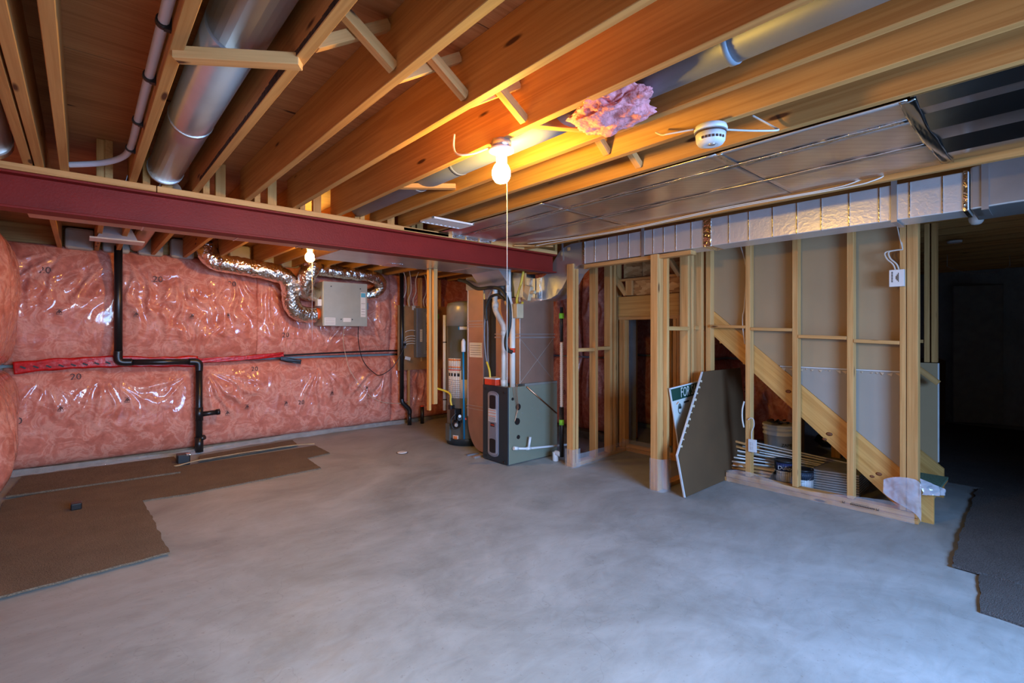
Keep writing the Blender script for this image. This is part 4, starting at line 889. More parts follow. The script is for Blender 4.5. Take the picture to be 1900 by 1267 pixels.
# ------------------------------------------------------------------ return air drop
rd = thing('return_air_drop', (3.75, 4.77, 0), 'tall brown-reflecting sheet metal return duct between heater and furnace', 'duct')
arc = [(4.93 - .27 * (1 - math.cos(a)), .40 - .38 * math.sin(a)) for a in [PI / 2 * i / 8 for i in range(9)]]
b_(REFLDUCT).prism([(3.62, 4.61, 1.99), (3.62, 4.93, 1.99), (3.62, 4.93, .40)] + [(3.62, y, z) for y, z in arc[1:]] + [(3.62, 4.47, .02), (3.62, 4.47, .42), (3.62, 4.61, .55)], (.30, 0, 0)).out('drop_body', rd)
b_(GALV).bb(3.615, 3.63, 4.605, 4.617, .5, 1.99).bb(3.615, 3.63, 4.923, 4.935, .42, 1.99).out('corner_seam', rd)
for z in (1.60, 1.56, 1.53): b_(GALV).bb(3.612, 3.625, 4.60, 4.94, z, z + .01).out('drive_cleat', rd)
for z in (.52, .56): b_(GALV).bb(3.608, 3.625, 4.60, 4.94, z, z + .008).out('drive_cleat', rd)
b_(PAPER).bb(3.616, 3.62, 4.64, 4.89, 1.16, 1.34).out('paper_label', rd)
tb = b_(INKR)
for k in range(5): tb.bb(3.614, 3.616, 4.66, 4.87, 1.19 + k * .028, 1.194 + k * .028)
tb.out('label_lines', rd)
b_(YELLOW).mat(GALV).bb(3.60, 3.92, 4.60, 4.94, 1.99, 2.15).out('top_collar', rd)
tag(b_(BLACK).bb(3.72, 3.76, 4.465, 4.60, .90, 2.0).out('black_gap_panel', bevel=.003), 'black panel in the gap between return duct and furnace plenum', 'panel')  # plain black panel filling the gap
tag(b_(GALV).bb(3.42, 3.60, 4.52, 4.56, 0, .02).out('metal_strip', bevel=.002), 'pale metal strip on the floor at the foot of the return duct', 'strip')
tag(b_(PANELG).bb(3.42, 3.60, 4.66, 4.70, 0, .015).out('metal_strip', bevel=.002), 'dark metal strip on the floor beside the water heater', 'strip')

# ------------------------------------------------------------------ furnace
fu = thing('furnace', (3.88, 4.23, 0), 'grey-green gas furnace cabinet with dark navy front', 'furnace')
b_(FURG).bb(3.50, 4.27, 4.01, 4.45, .01, .86).out('cabinet', fu, bevel=.004); b_(FURD).bb(3.485, 3.50, 4.008, 4.452, .01, .862).out('front_panel', fu, bevel=.003)
for (y, z) in ((4.40, .815), (4.07, .80), (4.40, .05), (4.07, .035)): b_(BLACK).cyl((3.485, y, z), (3.478, y, z), .014, 12).out('screw', fu)
def oval(y0, y1, z0, z1, n=8, rz=None):
    rz = rz or (y1 - y0) * .22; c = (y0 + y1) / 2; h = (y1 - y0) / 2
    return [(c + h * math.cos(a), z1 - rz + rz * math.sin(a)) for a in [PI * i / n for i in range(n + 1)]] + [(c - h * math.cos(a), z0 + rz - rz * math.sin(a)) for a in [PI * i / n for i in range(n + 1)]]
FP = {}
def platex(pts, x, th, m, name, bev=0):
    par = FP.get({'trim_inset': 'trim_plate', 'trim_face': 'trim_plate', 'sight_glass': 'trim_plate', 'label_band': 'warning_label', 'label_line': 'warning_label', 'badge_stripe': 'badge'}.get(name), fu)
    o = b_(m).prism([(x, y, z) for y, z in pts], (-th, 0, 0)).out(name, par, bevel=bev); FP.setdefault(name, o); return o
platex(oval(4.165, 4.355, .06, .80), 3.485, .006, SILVER, 'trim_plate', .002); platex(oval(4.185, 4.335, .085, .775), 3.479, .003, plain('light_trim', (.42, .44, .47), .35, .3), 'trim_inset'); platex([(4.20, .10), (4.32, .10), (4.32, .76), (4.20, .76)], 3.476, .002, SILVER, 'trim_face')
platex(oval(4.208, 4.312, .60, .755, rz=.015), 3.474, .003, BLACK, 'sight_glass'); platex(oval(4.208, 4.312, .105, .265, rz=.015), 3.474, .003, BLACK, 'sight_glass')
platex([(4.195, .455), (4.335, .455), (4.335, .60), (4.195, .60)], 3.474, .002, PAPER, 'warning_label')
for z in (.58, .55, .515): platex([(4.20, z), (4.33, z), (4.33, z + .006), (4.20, z + .006)], 3.472, .001, ORANGEL, 'label_band')
for k in range(4): platex([(4.205, .467 + k * .011), (4.325, .467 + k * .011), (4.325, .470 + k * .011), (4.205, .470 + k * .011)], 3.472, .001, INKR, 'label_line')
platex([(4.225, .40), (4.295, .40), (4.295, .44), (4.225, .44)], 3.474, .002, plain('badge_dark', (.06, .03, .03), .4), 'badge'); platex([(4.23, .415), (4.29, .415), (4.29, .425), (4.23, .425)], 3.472, .001, REDP, 'badge_stripe')
for (x, z, r) in ((3.553, .73, .016), (3.635, .635, .037), (3.622, .475, .038), (3.638, .30, .023)):
    b_(BLACK).cyl((x, 4.011, z), (x, 4.004, z), r, 20).out('knockout', fu)
for (x, z) in ((3.85, .60), (3.98, .55), (4.12, .60), (4.12, .50), (3.98, .47), (3.7, .56)): b_(GALV).cyl((x, 4.010, z), (x, 4.004, z), .005, 8).out('rivet', fu)
b_(COPPER).tube([(3.76, 4.0, .85), (4.25, 4.0, .50)], .008, 8).out('diagonal_line', fu)  # copper-coloured rod drawn for a reflection/emboss line, no pipe there
b_(HEATC).bb(3.74, 4.27, 4.01, 4.45, .86, .885).out('plenum_flange', fu)
pl = thing('supply_plenum', (3.93, 4.23, .885), 'brown-reflecting sheet metal plenum box standing on the furnace', 'duct')
b_(REFLDUCT).bb(3.67, 4.22, 4.02, 4.44, .885, 1.86).out('plenum_box', pl, bevel=.004); b_(GALV).bb(3.66, 4.23, 4.008, 4.45, 1.40, 1.415).bb(3.66, 4.23, 4.008, 4.45, 1.44, 1.45).out('flange', pl)
b_(GALV).prism([(3.68, 4.016, .90), (3.684, 4.016, .90), (4.21, 4.016, 1.39), (4.206, 4.016, 1.39)], (0, .004, 0)).prism([(4.21, 4.016, .90), (4.206, 4.016, .90), (3.68, 4.016, 1.39), (3.684, 4.016, 1.39)], (0, .004, 0)).out('cross_break', pl)
b_(WHITE).bb(3.655, 3.67, 4.05, 4.12, 1.62, 1.77).out('thermostat_box', pl)
pv = thing('intake_pipe', (3.58, 4.18, .86), 'cream plastic vent pipe with a jog rising from the furnace top', 'pipe')
b_(CREAM).tube([(3.58, 4.19, .86), (3.58, 4.19, 1.48)], .030, 18).out('lower_pipe', pv); b_(CREAM).cyl((3.58, 4.19, .86), (3.58, 4.19, .93), .037).out('coupling', pv); b_(CREAM).tube(spline([(3.58, 4.19, 1.46), (3.58, 4.20, 1.54), (3.58, 4.27, 1.63), (3.58, 4.335, 1.72), (3.58, 4.345, 1.82)], 6), .032, 18).out('offset_elbow', pv); b_(CREAM).tube([(3.58, 4.345, 1.78), (3.58, 4.345, 2.14)], .030, 18).out('upper_pipe', pv)
for (y, z) in ((4.19, 1.46), (4.34, 1.78)): b_(CREAM).cyl((3.58, y, z - .03), (3.58, y, z + .03), .038).out('coupling', pv)
pw = thing('exhaust_pipe', (3.58, 4.03, .86), 'straight cream plastic exhaust pipe next to the tan vent box', 'pipe')
b_(CREAM).tube([(3.58, 4.04, .86), (3.58, 4.04, 1.66)], .030, 18).out('lower_pipe', pw); b_(CREAM).tube(spline([(3.58, 4.04, 1.62), (3.58, 4.05, 1.72), (3.58, 4.10, 1.82), (3.58, 4.11, 1.92)], 6), .034, 18).out('offset_elbow', pw); b_(CREAM).tube([(3.58, 4.11, 1.88), (3.58, 4.11, 2.2)], .030, 18).out('upper_pipe', pw); b_(REDP).cyl((3.58, 4.04, 1.24), (3.58, 4.04, 1.29), .0305).out('red_tag', pw)
b_(TANPL).bb(3.55, 3.65, 3.93, 3.995, 1.62, 1.78).out('vent_terminal_box', pw, bevel=.01)
tv = thing('tan_fitting', (3.68, 3.9, 1.8), 'tan plastic fitting beside the lowered end of the duct', 'fitting')
b_(TANPL).box((3.68, 3.90, 1.90), (.05, .10, .16), Matrix.Rotation(.3, 3, 'X')).cyl((3.68, 3.88, 1.90), (3.68, 3.78, 1.90), .02).out('body', tv, bevel=.008)
tag(b_(RUBBER).tube(spline([(3.52, 4.98, 2.12), (3.50, 4.8, 2.08), (3.48, 4.55, 1.98), (3.46, 4.25, 1.97), (3.44, 4.05, 1.92), (3.44, 3.94, 1.76), (3.44, 3.93, 1.55), (3.44, 3.99, 1.38), (3.45, 3.98, 1.28), (3.48, 3.93, 1.25)], 10), .021, 14).out('insulated_hose'), 'thick black insulated hose snaking down in front of the cream pipes', 'hose')
tag(b_(RUBBER).tube(spline([(3.46, 4.35, 1.60), (3.46, 4.36, 1.74), (3.46, 4.28, 1.86), (3.46, 4.14, 1.88), (3.46, 4.03, 1.82)], 10), .016, 12).out('looped_hose'), 'black hose looping over the offset of the cream pipe', 'hose')
hs = thing('condensate_hose', (3.56, 4.42, .9), 'pair of thin grey hoses hanging left of the cream pipes, ending in yellow', 'hose')
b_(PANELG).tube(spline([(3.56, 4.36, 1.98), (3.56, 4.46, 1.84), (3.56, 4.51, 1.6), (3.56, 4.52, 1.4), (3.56, 4.49, 1.18), (3.56, 4.42, 1.0)], 10), .009, 10).out('hose_run', hs); b_(PANELG).tube(spline([(3.58, 4.50, 1.75), (3.58, 4.48, 1.5), (3.58, 4.48, 1.25), (3.56, 4.44, 1.06), (3.56, 4.405, .96)], 10), .007, 10).out('hose_run', hs)
b_(YELLOW).tube(spline([(3.55, 4.46, 1.12), (3.55, 4.41, 1.02), (3.55, 4.395, .90)], 6), .012, 10).out('yellow_end', hs)
rb = thing('red_tray', (3.56, 4.34, .86), 'red plastic tray box on the front corner of the furnace top', 'box')
b_(REDP).bb(3.50, 3.66, 4.24, 4.44, .862, .93).out('tray', rb, bevel=.004); b_(WHITE).bb(3.495, 3.665, 4.235, 4.445, .93, .945).out('tray_lid', rb)
tag(b_(YELLOW).tube(spline([(3.70, 3.98, 2.2), (3.70, 4.02, 2.05), (3.68, 4.06, 1.9), (3.66, 4.06, 1.80), (3.66, 4.00, 1.76), (3.66, 3.96, 1.80)], 8), .014, 12).out('yellow_gas_pipe'), 'yellow coated gas pipe curving beside the tan vent box', 'pipe')
timber('spacer_stud', (3.72, 3.99, 1.9), (3.72, 3.99, 2.13), .03, .025, PINE, None); tag(bpy.data.objects['spacer_stud'], 'short pine block hanging behind the yellow gas pipe', 'lumber')
for k, (dx, zz) in enumerate(((0, .48), (.03, .55), (.05, .70))):
    tag(cable('thermostat_wire', [(3.56 + dx, 3.985, .90), (3.555 + dx, 3.99, .80), (3.60 + dx * .5, 3.99, .62), (3.57 + dx * .6, 3.99, zz)], .0025, COPPER), 'thin brown wire dangling on the furnace side, %s' % ['hanging lowest', 'middle length', 'shortest'][k], 'wire', 'thin wires on the furnace side')
tag(b_(WHITE).tube([(3.56, 3.975, .19), (3.72, 3.965, .165), (4.32, 3.90, .13)], .013, 12).cyl((3.54, 3.978, .195), (3.60, 3.974, .185), .020).cyl((3.75, 3.962, .16), (3.77, 3.955, .29), .014).cyl((3.72, 3.966, .165), (3.78, 3.96, .162), .018).out('condensate_pipe'), 'white condensate pipe with a tee along the furnace side', 'pipe')
tag(b_(WHITE).cyl((4.05, 3.83, .0), (4.05, 3.83, .10), .035).cyl((4.05, 3.83, .09), (4.05, 3.75, .09), .03).out('drain_trap', bevel=.003), 'white drain fitting on the floor behind the furnace corner', 'fitting')
cg = thing('corrugated_tube', (4.06, 3.74, .08), 'ribbed white tube over a black pipe with green bands behind the closet end stud', 'pipe')
P_ = [(4.06, 3.745, .62 + .012 * k) for k in range(62)]
b_(WHITE).tube(P_, .02, 12, radii=[.021 if k % 2 else .015 for k in range(62)]).out('ribbed_tube', cg); b_(BLACK).cyl((4.06, 3.745, .06), (4.06, 3.745, .62), .026).out('lower_pipe', cg)
for z in (.42, 1.62): b_(GREEN).cyl((4.06, 3.745, z), (4.06, 3.745, z + .06), .029).out('green_band', cg)
b_(BLACK).cyl((4.06, 3.745, 1.36), (4.06, 3.745, 1.75), .018).out('upper_pipe', cg)
# ------------------------------------------------------------------ carpets on the slab
def carpet(name, pts, z, th, m, label, rag=.012, seed=1, mb=None):
    rr = random.Random(seed); out = []
    n = len(pts)
    for i in range(n):
        a = Vector((*pts[i], 0)); c = Vector((*pts[(i + 1) % n], 0)); L = (c - a).length; k = max(1, int(L / .035)); d = (c - a).normalized(); nn = Vector((-d.y, d.x, 0))
        for j in range(k):
            p = a + (c - a) * (j / k); q = rag * noise.noise(Vector((p.x * 9, p.y * 9, seed))) + rr.uniform(-.003, .003)
            out.append(p + nn * (q if j else 0))
    bb = B().mat(m); bb.prism([(p.x, p.y, z) for p in out], (0, 0, th)); o = bb.out(name)
    return tag(o, label, 'carpet')
carpet('carpet_piece', [(-.50, 5.44), (.39, 5.27), (.41, 4.41), (.43, 3.86), (-.33, 3.82), (-.50, 3.85)], 0.012, .012, CARPET, 'large brown carpet offcut nearest the viewer at the left wall', seed=1)
carpet('carpet_piece', [(-.5, 6.05), (-.50, 5.35), (.09, 5.30), (.72, 5.20), (1.92, 5.26), (1.95, 5.78), (2.24, 5.85), (2.25, 6.37), (.77, 6.33)], 0.0, .012, CARPET, 'long brown carpet strip with a stepped right end running along the pink wall', rag=.006, seed=2)
carpet('carpet_piece', [(-.50, 6.12), (.76, 6.02), (.80, 6.35), (.80, 6.82), (-.45, 6.86)], 0.0122, .016, CARPET, 'folded carpet strip against the rear wall left of the drain foot', rag=.004, seed=3)
carpet('carpet_piece', [(.98, 6.42), (2.08, 6.50), (2.12, 6.86), (1.03, 6.70)], 0.0122, .008, CARPET, 'narrow carpet strip against the rear wall right of the drain foot', rag=.004, seed=4)
tag(ribbon([(.74, 6.28, .034), (.98, 6.38, .036), (1.4, 6.44, .034), (2.0, 6.46, .032), (2.25, 6.40, .026)], .035, plain('cream_tack_strip', (.50, .42, .26), .8), 'tack_strip', None, nrm=(0, 0, 1), amp=.006), 'cream edging strip lying between the two rear carpet strips', 'strip')
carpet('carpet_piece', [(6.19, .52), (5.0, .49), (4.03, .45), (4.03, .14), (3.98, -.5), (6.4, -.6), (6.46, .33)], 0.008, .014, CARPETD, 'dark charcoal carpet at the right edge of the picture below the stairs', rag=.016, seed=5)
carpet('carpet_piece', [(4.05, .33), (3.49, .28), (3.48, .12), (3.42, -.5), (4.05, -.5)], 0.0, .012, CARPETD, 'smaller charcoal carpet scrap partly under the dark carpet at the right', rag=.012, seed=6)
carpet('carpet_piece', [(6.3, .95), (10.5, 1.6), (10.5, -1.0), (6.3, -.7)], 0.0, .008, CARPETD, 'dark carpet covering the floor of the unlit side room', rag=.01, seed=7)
# ------------------------------------------------------------------ leaning drywall offcut and sign
def leanp(x, z): return (x, 2.20 + .10 * z, z)
dl = thing('drywall_offcut', (4.5, 2.2, 0), 'large brown drywall offcut with jagged white left edge leaning by the closet post', 'drywall')
pts = [leanp(4.51, 1.08), leanp(5.35, 1.08), leanp(5.35, .005), leanp(3.985, .005), leanp(3.92, .38)]
b_(DRYB).prism(pts, (0, .012, 0)).out('sheet', dl)
def edge_strip(a, c, name): 
    a, c = Vector(a), Vector(c); d = (c - a).normalized(); b_(GYP).prism([a + Vector((-.007, -.002, 0)), c + Vector((-.007, -.002, 0)), c + Vector((.006, -.002, 0)), a + Vector((.006, -.002, 0))], (0, .015, 0)).out(name, dl)
edge_strip(pts[3], pts[4], 'gypsum_edge'); edge_strip(pts[4], pts[0], 'gypsum_edge')
rr = random.Random(9)
for k in range(11):
    t = .10 + k * .078; p = Vector(pts[4]).lerp(Vector(pts[0]), t); s = rr.uniform(.008, .020)
    b_(TANP).prism([p + Vector((.004, -.003, s)), p + Vector((.004 + s * 1.6, -.010, s * .2)), p + Vector((.010 + s * rr.uniform(.6, 1.3), -.008, -s)), p + Vector((.004, -.003, -s * .6))], (0, .003, 0)).out('torn_paper_tab', dl)
sg = thing('for_sale_sign', (4.25, 2.38, 0), 'green and white FOR SALE sign standing behind the leaning drywall offcut', 'sign')
def SP(a, c, dy=0): # sign coordinates: a right along top edge, c down along left edge
    o0 = Vector((4.07, 2.40, .94)); rt = Vector((.58, 0, .035)).normalized(); dn = Vector((.21, -.0, -.73)).normalized(); return o0 + rt * a + dn * c + Vector((0, dy, 0))
b_(SIGNW).prism([SP(0, 0), SP(.66, 0), SP(.66, .78), SP(0, .78)], (0, .008, 0)).out('sign_board', sg)
b_(SIGNG).prism([SP(.012, .008, -.002), SP(.66, .008, -.002), SP(.66, .125, -.002), SP(.012, .125, -.002)], (0, .002, 0)).out('header_band', sg)
b_(WHITE).prism([SP(-.006, -.006, -.004), SP(.66, -.006, -.004), SP(.66, .006, -.004), SP(-.006, .006, -.004)], (0, .012, 0)).prism([SP(-.006, 0, -.004), SP(.006, 0, -.004), SP(.006, .78, -.004), SP(-.006, .78, -.004)], (0, .012, 0)).out('frame_edge', sg)
rt = SP(1, 0) - SP(0, 0); up = Vector((0, 0, 1))
text('lettering', 'FOR SALE', frame(SP(.17, .068, -.003), rt, up), .135, SIGNW, sg, align='LEFT', sx=.66)
b_(plain('emblem_grey', (.10, .13, .12), .6)).lathe(SP(.115, .215, -.002), [(.040, -.001), (.038, .001)], 20, M=Matrix.Rotation(PI / 2, 3, 'X') @ Matrix.Diagonal((.8, 1.25, 1))).out('emblem', sg)
b_(SIGNW).lathe(SP(.115, .228, -.004), [(.030, -.001), (.028, .001)], 20, M=Matrix.Rotation(PI / 2, 3, 'X') @ Matrix.Diagonal((.8, .9, 1))).out('emblem_face', sg)
b_(ORANGEL).box(SP(.088, .155, -.003), (.04, .002, .008), Matrix.Rotation(-.5, 3, 'Y')).out('emblem_arc', sg); b_(INK).box(SP(.116, .205, -.006), (.034, .002, .022), Matrix.Rotation(.1, 3, 'Y')).out('emblem_house', sg)
tb = b_(INK)
for k in range(6): tb.box(SP(.21 + k * .016, .165, -.003), (.011, .002, .016))
tb.out('small_print', sg)
# ------------------------------------------------------------------ wall boxes
jb = thing('controller_box', (4.75, .845, 1.88), 'white boxed controller with printed face fixed high on the right stair post', 'box')
b_(WHITE).bb(4.715, 4.755, .80, .892, 1.815, 1.945).out('box_body', jb, bevel=.002); tb = b_(INK)
for k in range(7): tb.bb(4.713, 4.715, .868, .878, 1.85 + k * .012, 1.858 + k * .012)
for k in range(3): tb.bb(4.713, 4.715, .832 + k * .007, .836 + k * .007, 1.85 + .01 * k, 1.92 - .012 * k)
tb.out('printing', jb)
for dy in (0, .022): cable('lead', [(4.74, .835 + dy, 1.94), (4.74, .85 + dy, 1.99), (4.74, .89 + dy, 2.04), (4.745, .90 + dy, 2.09), (4.75, .86, 2.10), (4.75, .815, 2.10)], .006, CABLE, jb)
cable('lead', [(4.75, .815, 2.10), (4.76, .835, 2.2), (4.77, .87, 2.40)], .004, CABLE, jb); cable('lead', [(4.75, .815, 2.10), (4.77, .83, 2.25), (4.78, .85, 2.42)], .004, CABLE, jb)
ol = thing('duplex_outlet', (4.745, 1.95, .4), 'white wall outlet low on the first stair stud with hooked cable', 'outlet')
b_(WHITE).bb(4.742, 4.758, 1.90, 1.975, .33, .45).out('cover_plate', ol, bevel=.003); b_(GYP).bb(4.739, 4.742, 1.922, 1.955, .355, .385).bb(4.739, 4.742, 1.922, 1.955, .395, .425).out('sockets', ol)
cable('hook_cable', [(4.75, 1.945, .44), (4.75, 1.945, .52), (4.75, 1.925, .58), (4.75, 1.93, .64), (4.75, 1.955, .65), (4.75, 1.98, .63)], .005, CABLE, ol)
tag(cable('stud_cable', [(4.765, 2.025, .55), (4.755, 2.035, .63), (4.755, 2.035, .72), (4.765, 2.022, .80)], .008, CABLE), 'white cable loop bulging from the left side of the first stair stud', 'cable')
tag(cable('stud_cable', [(4.80, 2.03, 1.35), (4.78, 2.04, 1.5), (4.80, 2.05, 1.62), (4.79, 2.03, 1.72), (4.80, 2.02, 2.1), (4.79, 2.10, 2.40)], .005, CABLE), 'thin white cable beside the first stair stud above the blocking', 'cable')
# ------------------------------------------------------------------ things under the stairs
bk = thing('bucket', (5.68, 2.03, 0), 'white ribbed plastic pail with dark clutter on top under the stairs', 'bucket')
b_(BUCKET).lathe((5.68, 2.03, 0), [(.135, .0), (.14, .01), (.155, .36), (.166, .362), (.166, .376), (.157, .38), (.158, .41), (.168, .412), (.168, .426), (.159, .43), (.160, .45), (.170, .452), (.170, .468), (.163, .475)], 40).out('pail', bk)
text('lettering', 'ZAMB', frame((5.567, 1.915, .27), (.69, -.72, 0), (0, 0, 1)), .045, INK, bk)
b_(CAND).box((5.61, 1.895, .20), (.002, .06, .05), Matrix.Rotation(-.75, 3, 'Z')).out('dark_mark', bk)
rr = random.Random(4); mm = b_(BLACK)
for k in range(14):
    a = rr.uniform(0, 6.28); r = rr.uniform(0, .10); mm.box((5.68 + r * math.cos(a), 2.03 + r * math.sin(a), .485 + rr.uniform(0, .02)), (rr.uniform(.03, .07), rr.uniform(.02, .04), .015), Matrix.Rotation(rr.uniform(0, 3), 3, 'Z') @ Matrix.Rotation(rr.uniform(-.4, .4), 3, 'X'))
mo = mm.out('dark_clutter', bk, bevel=.003); mo['kind'] = 'stuff'
def can(p, r, h, label, m2, txt=None):
    o = thing('paint_can', p, label, 'paint can'); x, y, z = p
    b_(CAND).lathe((x, y, z), [(r - .003, .0), (r + .002, .003), (r, .01), (r, h - .012), (r + .004, h - .010), (r + .004, h), (r - .008, h), (r - .012, h - .008)], 32).out('can_body', o)
    def arcp(z0, z1, m, nm, rr_):
        bb = B().mat(m); n = 12; A = [math.radians(-215 + 140 * i / n) for i in range(n + 1)]; q = lambda a, zz: Vector((x + rr_ * math.cos(a), y + rr_ * math.sin(a), z + zz))
        for i in range(n): bb.quad([q(A[i], z0), q(A[i + 1], z0), q(A[i + 1], z1), q(A[i], z1)], True)
        ob = bb.out(nm, o, recalc=False); md = ob.modifiers.new('s', 'SOLIDIFY'); md.thickness = .001
    arcp(.02, h * .55, WHITE, 'lower_label', r + .002); arcp(h * .55, h - .02, m2, 'upper_label', r + .002)
    a = math.radians(-160); n_ = Vector((math.cos(a), math.sin(a), 0))
    if txt: text('lettering', txt, frame(Vector((x, y, z + h * .70)) + n_ * (r + .004), Vector((math.sin(-a), math.cos(a), 0)) * 1 if False else Vector((0, 0, 1)).cross(n_) , (0, 0, 1)), .052, WHITE, o)
    cable('bail_handle', [(x - .0, y + r + .004, z + h * .8), (x - r * .7, y + r * .75, z + h * .55), (x - r - .008, y, z + h * .45), (x - r * .7, y - r * .75, z + h * .55), (x, y - r - .004, z + h * .8)], .002, GALV, o)
    return o
can((5.17, 1.80, 0), .092, .215, 'open paint can with dark blue Dulux label under the stairs', CANB, 'Dulux')
can((5.03, 1.60, 0), .088, .195, 'darker dented paint can beside the stacked white boards', plain('dark_can_label', (.03, .045, .07), .4))
for k in range(9):
    z = k * .022 + .001
    tag(b_(plain('pale_board_grey', (.42, .43, .42), .5)).prism([(5.07 + .004 * (k % 3), 1.545, z), (5.16 + .003 * (k % 2), 1.19, z), (5.56, 1.20, z), (5.50, 1.50 + .004 * k, z)], (0, 0, .016)).out('pale_board', bevel=.002),
        'thin pale grey board in the neat stack under the stringer, %s' % ['lowest', 'second from bottom', 'third from bottom', 'fourth from bottom', 'middle one', 'fourth from top', 'third from top', 'second from top', 'topmost'][k], 'board', 'pale grey boards stacked under the stairs')
rr = random.Random(21); ORD = ['highest and furthest back', 'second', 'third', 'fourth', 'fifth', 'sixth', 'seventh', 'eighth', 'lowest and nearest']
for k in range(9):
    p0 = Vector((5.26 - .045 * k + rr.uniform(-.015, .015), 2.46 - .032 * k + rr.uniform(-.05, .03), .335 - .026 * k + rr.uniform(-.006, .006))); p1 = Vector((5.76 - .022 * k, 1.10 + .045 * k, .125 - .010 * k))
    if k > 5: p1 = p0.lerp(p1, .42)
    o = timber('trim_strip', p0, p1, .050, .014, TRIMW, None, up=(rr.uniform(.0, .7), .1, 1))
    tag(o, ('white trim board in the slanting heap under the stairs, %s' % (ORD[k] if k in (0, 8) else ORD[k] + ' from the back')), 'trim board')
for k in range(4):
    o = timber('lath_offcut', (4.93 + .01 * k, 2.24 - .01 * k, .025 + k * .035), (5.02, 1.90 - .02 * k, .03 + k * .033), .06, .02, PINE); tag(o, 'short pine offcut in the low pile beside the bottom plate, %s' % ['lowest', 'second from bottom', 'second from top', 'topmost'][k], 'lumber', 'pine offcuts piled beside the bottom plate')
for k in range(2):
    o = timber('lath_offcut', (5.05, 2.33, .30 + .05 * k), (5.12, 2.02, .25 + .05 * k), .025, .02, PINE); tag(o, ['thin stick poking left from the trim heap, lower of two', 'thin stick poking left from the trim heap, upper of two'][k], 'lumber')
o = timber('short_post', (6.62, 1.75, .0), (6.62, 1.75, .16), .09, .05, PINE); tag(o, 'stub of pine post standing on the floor beyond the stringer', 'lumber')

bm = bmesh.new(); bmesh.ops.create_icosphere(bm, subdivisions=3, radius=1.0)
for v in bm.verts: k = 1 + .25 * noise.noise(v.co * 2); v.co = Vector((v.co.x * .17 * k, v.co.y * .15 * k, max(-.09, v.co.z * .10 * k) + .09))
for f in bm.faces: f.smooth = True
me = bpy.data.meshes.new('black_bag'); bm.to_mesh(me); bm.free(); me.materials.append(BLACK); o = bpy.data.objects.new('black_bag', me); place(o, Matrix.Translation((7.2, 1.98, 0))); tag(o, 'small black bag on the floor beyond the stair stringer', 'bag')
# crumpled clear wrap + film over the bottom plates
def film(name, pts, z0, z1, m, label, nrm, seed, nu=60, nv=10, parent=None, amp=.02):
    P = spline([(x, y, 0) for x, y in pts], 12); bm = bmesh.new(); rows = []; n_ = Vector(nrm); N = len(P)
    for i, p in enumerate(P):
        row = []
        for j in range(nv + 1):
            t = j / nv; zz = (z0(i / N) if callable(z0) else z0) * (1 - t) + (z1(i / N) if callable(z1) else z1) * t
            q = Vector((p.x, p.y, zz)); d = amp * (noise.noise(q * 14 + Vector((seed, 0, 0))) + .6 * noise.noise(q * 34 + Vector((0, seed, 0)))) ; row.append(bm.verts.new(q + n_ * (d + .012)))
        rows.append(row)
    for i in range(N - 1):
        for j in range(nv): f = bm.faces.new([rows[i][j], rows[i + 1][j], rows[i + 1][j + 1], rows[i][j + 1]]); f.smooth = True
    og = P[N // 2].copy()
    for v in bm.verts: v.co -= og
    me = bpy.data.meshes.new(name); bm.to_mesh(me); bm.free(); me.materials.append(m); o = bpy.data.objects.new(name, me); place(o, Matrix.Translation(og), parent)
    if label: tag(o, label, 'plastic film')
    return o
pf = film('plastic_film', [(4.745, 2.18), (4.742, 1.8), (4.74, 1.3), (4.74, .74)], .004, lambda s: .11 + .03 * math.sin(s * 9), FILM2, 'crinkled clear plastic film wrapped along the stair bottom plate', (-1, 0, 0), 3)
tb = b_(INK)
for k in range(15): tb.bb(4.712, 4.714, .985 + k * .011, .992 + k * .011, .052 + .0 * k, .062)
tb.bb(4.712, 4.714, 1.02, 1.14, .068, .070)
for yy in (.955, 1.185): tb.bb(4.712, 4.714, yy, yy + .02, .050, .053).box((4.713, yy + .004, .060), (.002, .003, .016), Matrix.Rotation(.5, 3, 'X')).box((4.713, yy + .016, .060), (.002, .003, .016), Matrix.Rotation(-.5, 3, 'X'))
po = tb.out('printed_warning', pf); po['kind'] = 'stuff'
film('plastic_film', [(4.95, 1.98), (4.92, 1.8), (4.93, 1.62)], .01, .12, FILM, 'crumpled clear wrap lying in front of the blue paint can', (-1, 0, .3), 8, amp=.05)
film('plastic_film', [(4.735, .93), (4.735, .85), (4.735, .74), (4.737, .70)], lambda s: .20 - .17 * s, lambda s: .30 + .05 * math.sin(s * 3), FILMW, 'milky plastic sheet draped over the foot of the right stair post', (-1, 0, 0), 12, amp=.012)
film('plastic_film', [(4.735, .72), (4.76, .67), (4.80, .62), (4.86, .59)], .24, lambda s: .36 - .08 * s, FILMW, 'milky plastic flap folding round the stringer foot', (-.3, -1, 0), 14, amp=.02)
film('plastic_film', [(4.02, 3.50), (4.3, 3.505), (4.7, 3.53), (5.0, 3.56)], .0, .14, FILM2, 'clear plastic film along the left closet plate', (0, -1, 0), 5, amp=.01)
film('plastic_film', [(5.04, 3.62), (5.04, 3.3), (5.04, 2.95)], .0, .15, FILM2, 'clear plastic film across the foot of the closet doorway', (-1, 0, 0), 6, amp=.01)
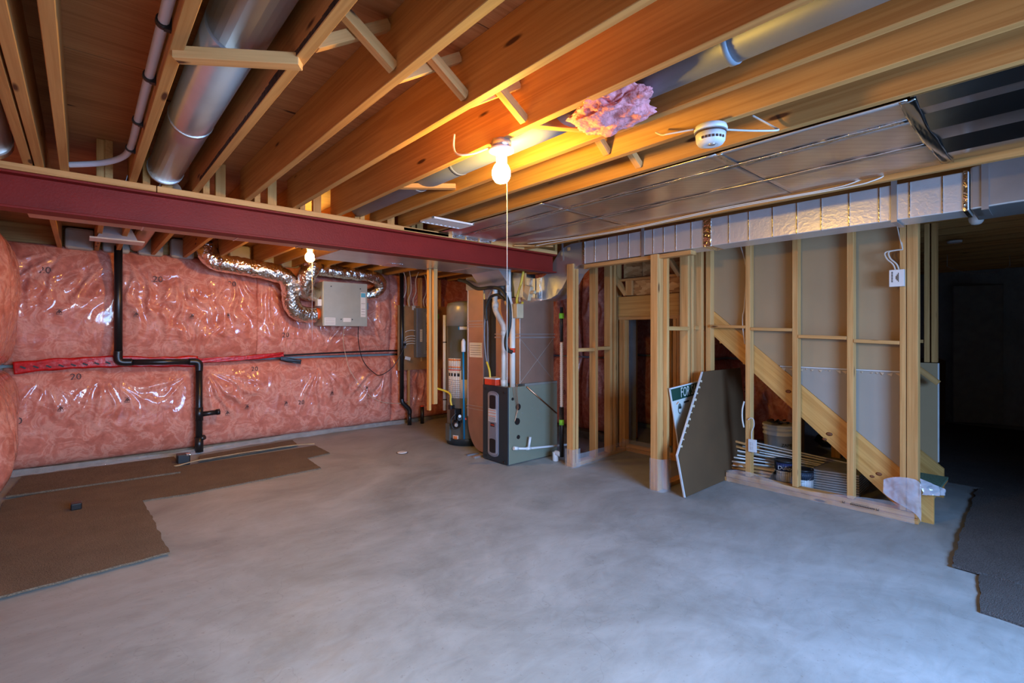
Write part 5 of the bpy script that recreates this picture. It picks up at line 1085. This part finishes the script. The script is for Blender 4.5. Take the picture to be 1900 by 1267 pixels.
film('plastic_film', [(3.955, 2.545), (3.955, 2.46), (4.0, 2.41), (4.09, 2.41), (4.12, 2.42)], .0, .30, FILM2, 'clear plastic film around the foot of the closet end post', (-.6, -.8, 0), 7, amp=.006)
film('plastic_film', [(3.955, 3.6), (3.955, 3.50), (4.0, 3.49), (4.08, 3.49)], .0, .2, FILM2, 'clear plastic film around the foot of the post beside the furnace', (-.6, -.8, 0), 17, amp=.006)
# ------------------------------------------------------------------ side room
ds = thing('door_slab', (10.7, .9, 0), 'tall pale slab door leaning in the dark side room', 'door')
b_(PANELD).prism([(10.58, 1.16, .02), (10.86, .61, .02), (10.86, .61, 2.22), (10.58, 1.16, 2.22)], (.035, .02, 0)).out('slab', ds, bevel=.003)
tag(b_(DRYB).prism([(10.0, 1.50, 0), (10.15, 1.22, 0), (10.25, 1.22, 1.02), (10.2, 1.35, 1.08), (10.1, 1.50, 1.05)], (.03, 0, 0)).out('dark_board', bevel=.004), 'dark brown board standing left of the slab door in the side room', 'board')
gc = thing('hanging_chain', (6.9, .4, 2.2), 'thin glittering chain sagging across the dark side room', 'chain')
t0 = 6.2
P = [Vector((.6624 * t0 + .7491 * s, .7491 * t0 - .6624 * s, 2.31 - .095 * (1 - ((s - 5.95) / .40) ** 2))) for s in [5.55 + .8 * i / 46 for i in range(47)]]
for i in range(46):
    c = P[i]; lk = b_(GALV); lk.lathe(c, [(.007, -.002), (.009, 0), (.007, .002)], 8, M=Matrix.Rotation(PI / 2 * (i % 2), 3, 'X')); lk.out('link', gc)
for e in (P[0], P[-1]): b_(GALV).cyl(e, (e.x, e.y, 2.45), .003, 6).out('hook_wire', gc)
tag(b_(WHITE).lathe((6.9, .75, 2.43), [(.06, -.02), (.065, 0)], 20).out('ceiling_disc'), 'small pale disc on the dark side room ceiling', 'fixture')
# small floor things
fd = thing('floor_drain', (2.92, 5.32, 0), 'round white floor drain cover in front of the furnace area', 'drain')
b_(WHITE).lathe((2.92, 5.32, 0), [(.062, 0), (.060, .008), (.045, .012)], 28).out('cover', fd); b_(BLACK).lathe((2.92, 5.32, .0), [(.070, 0), (.068, .005)], 28).out('rim', fd)
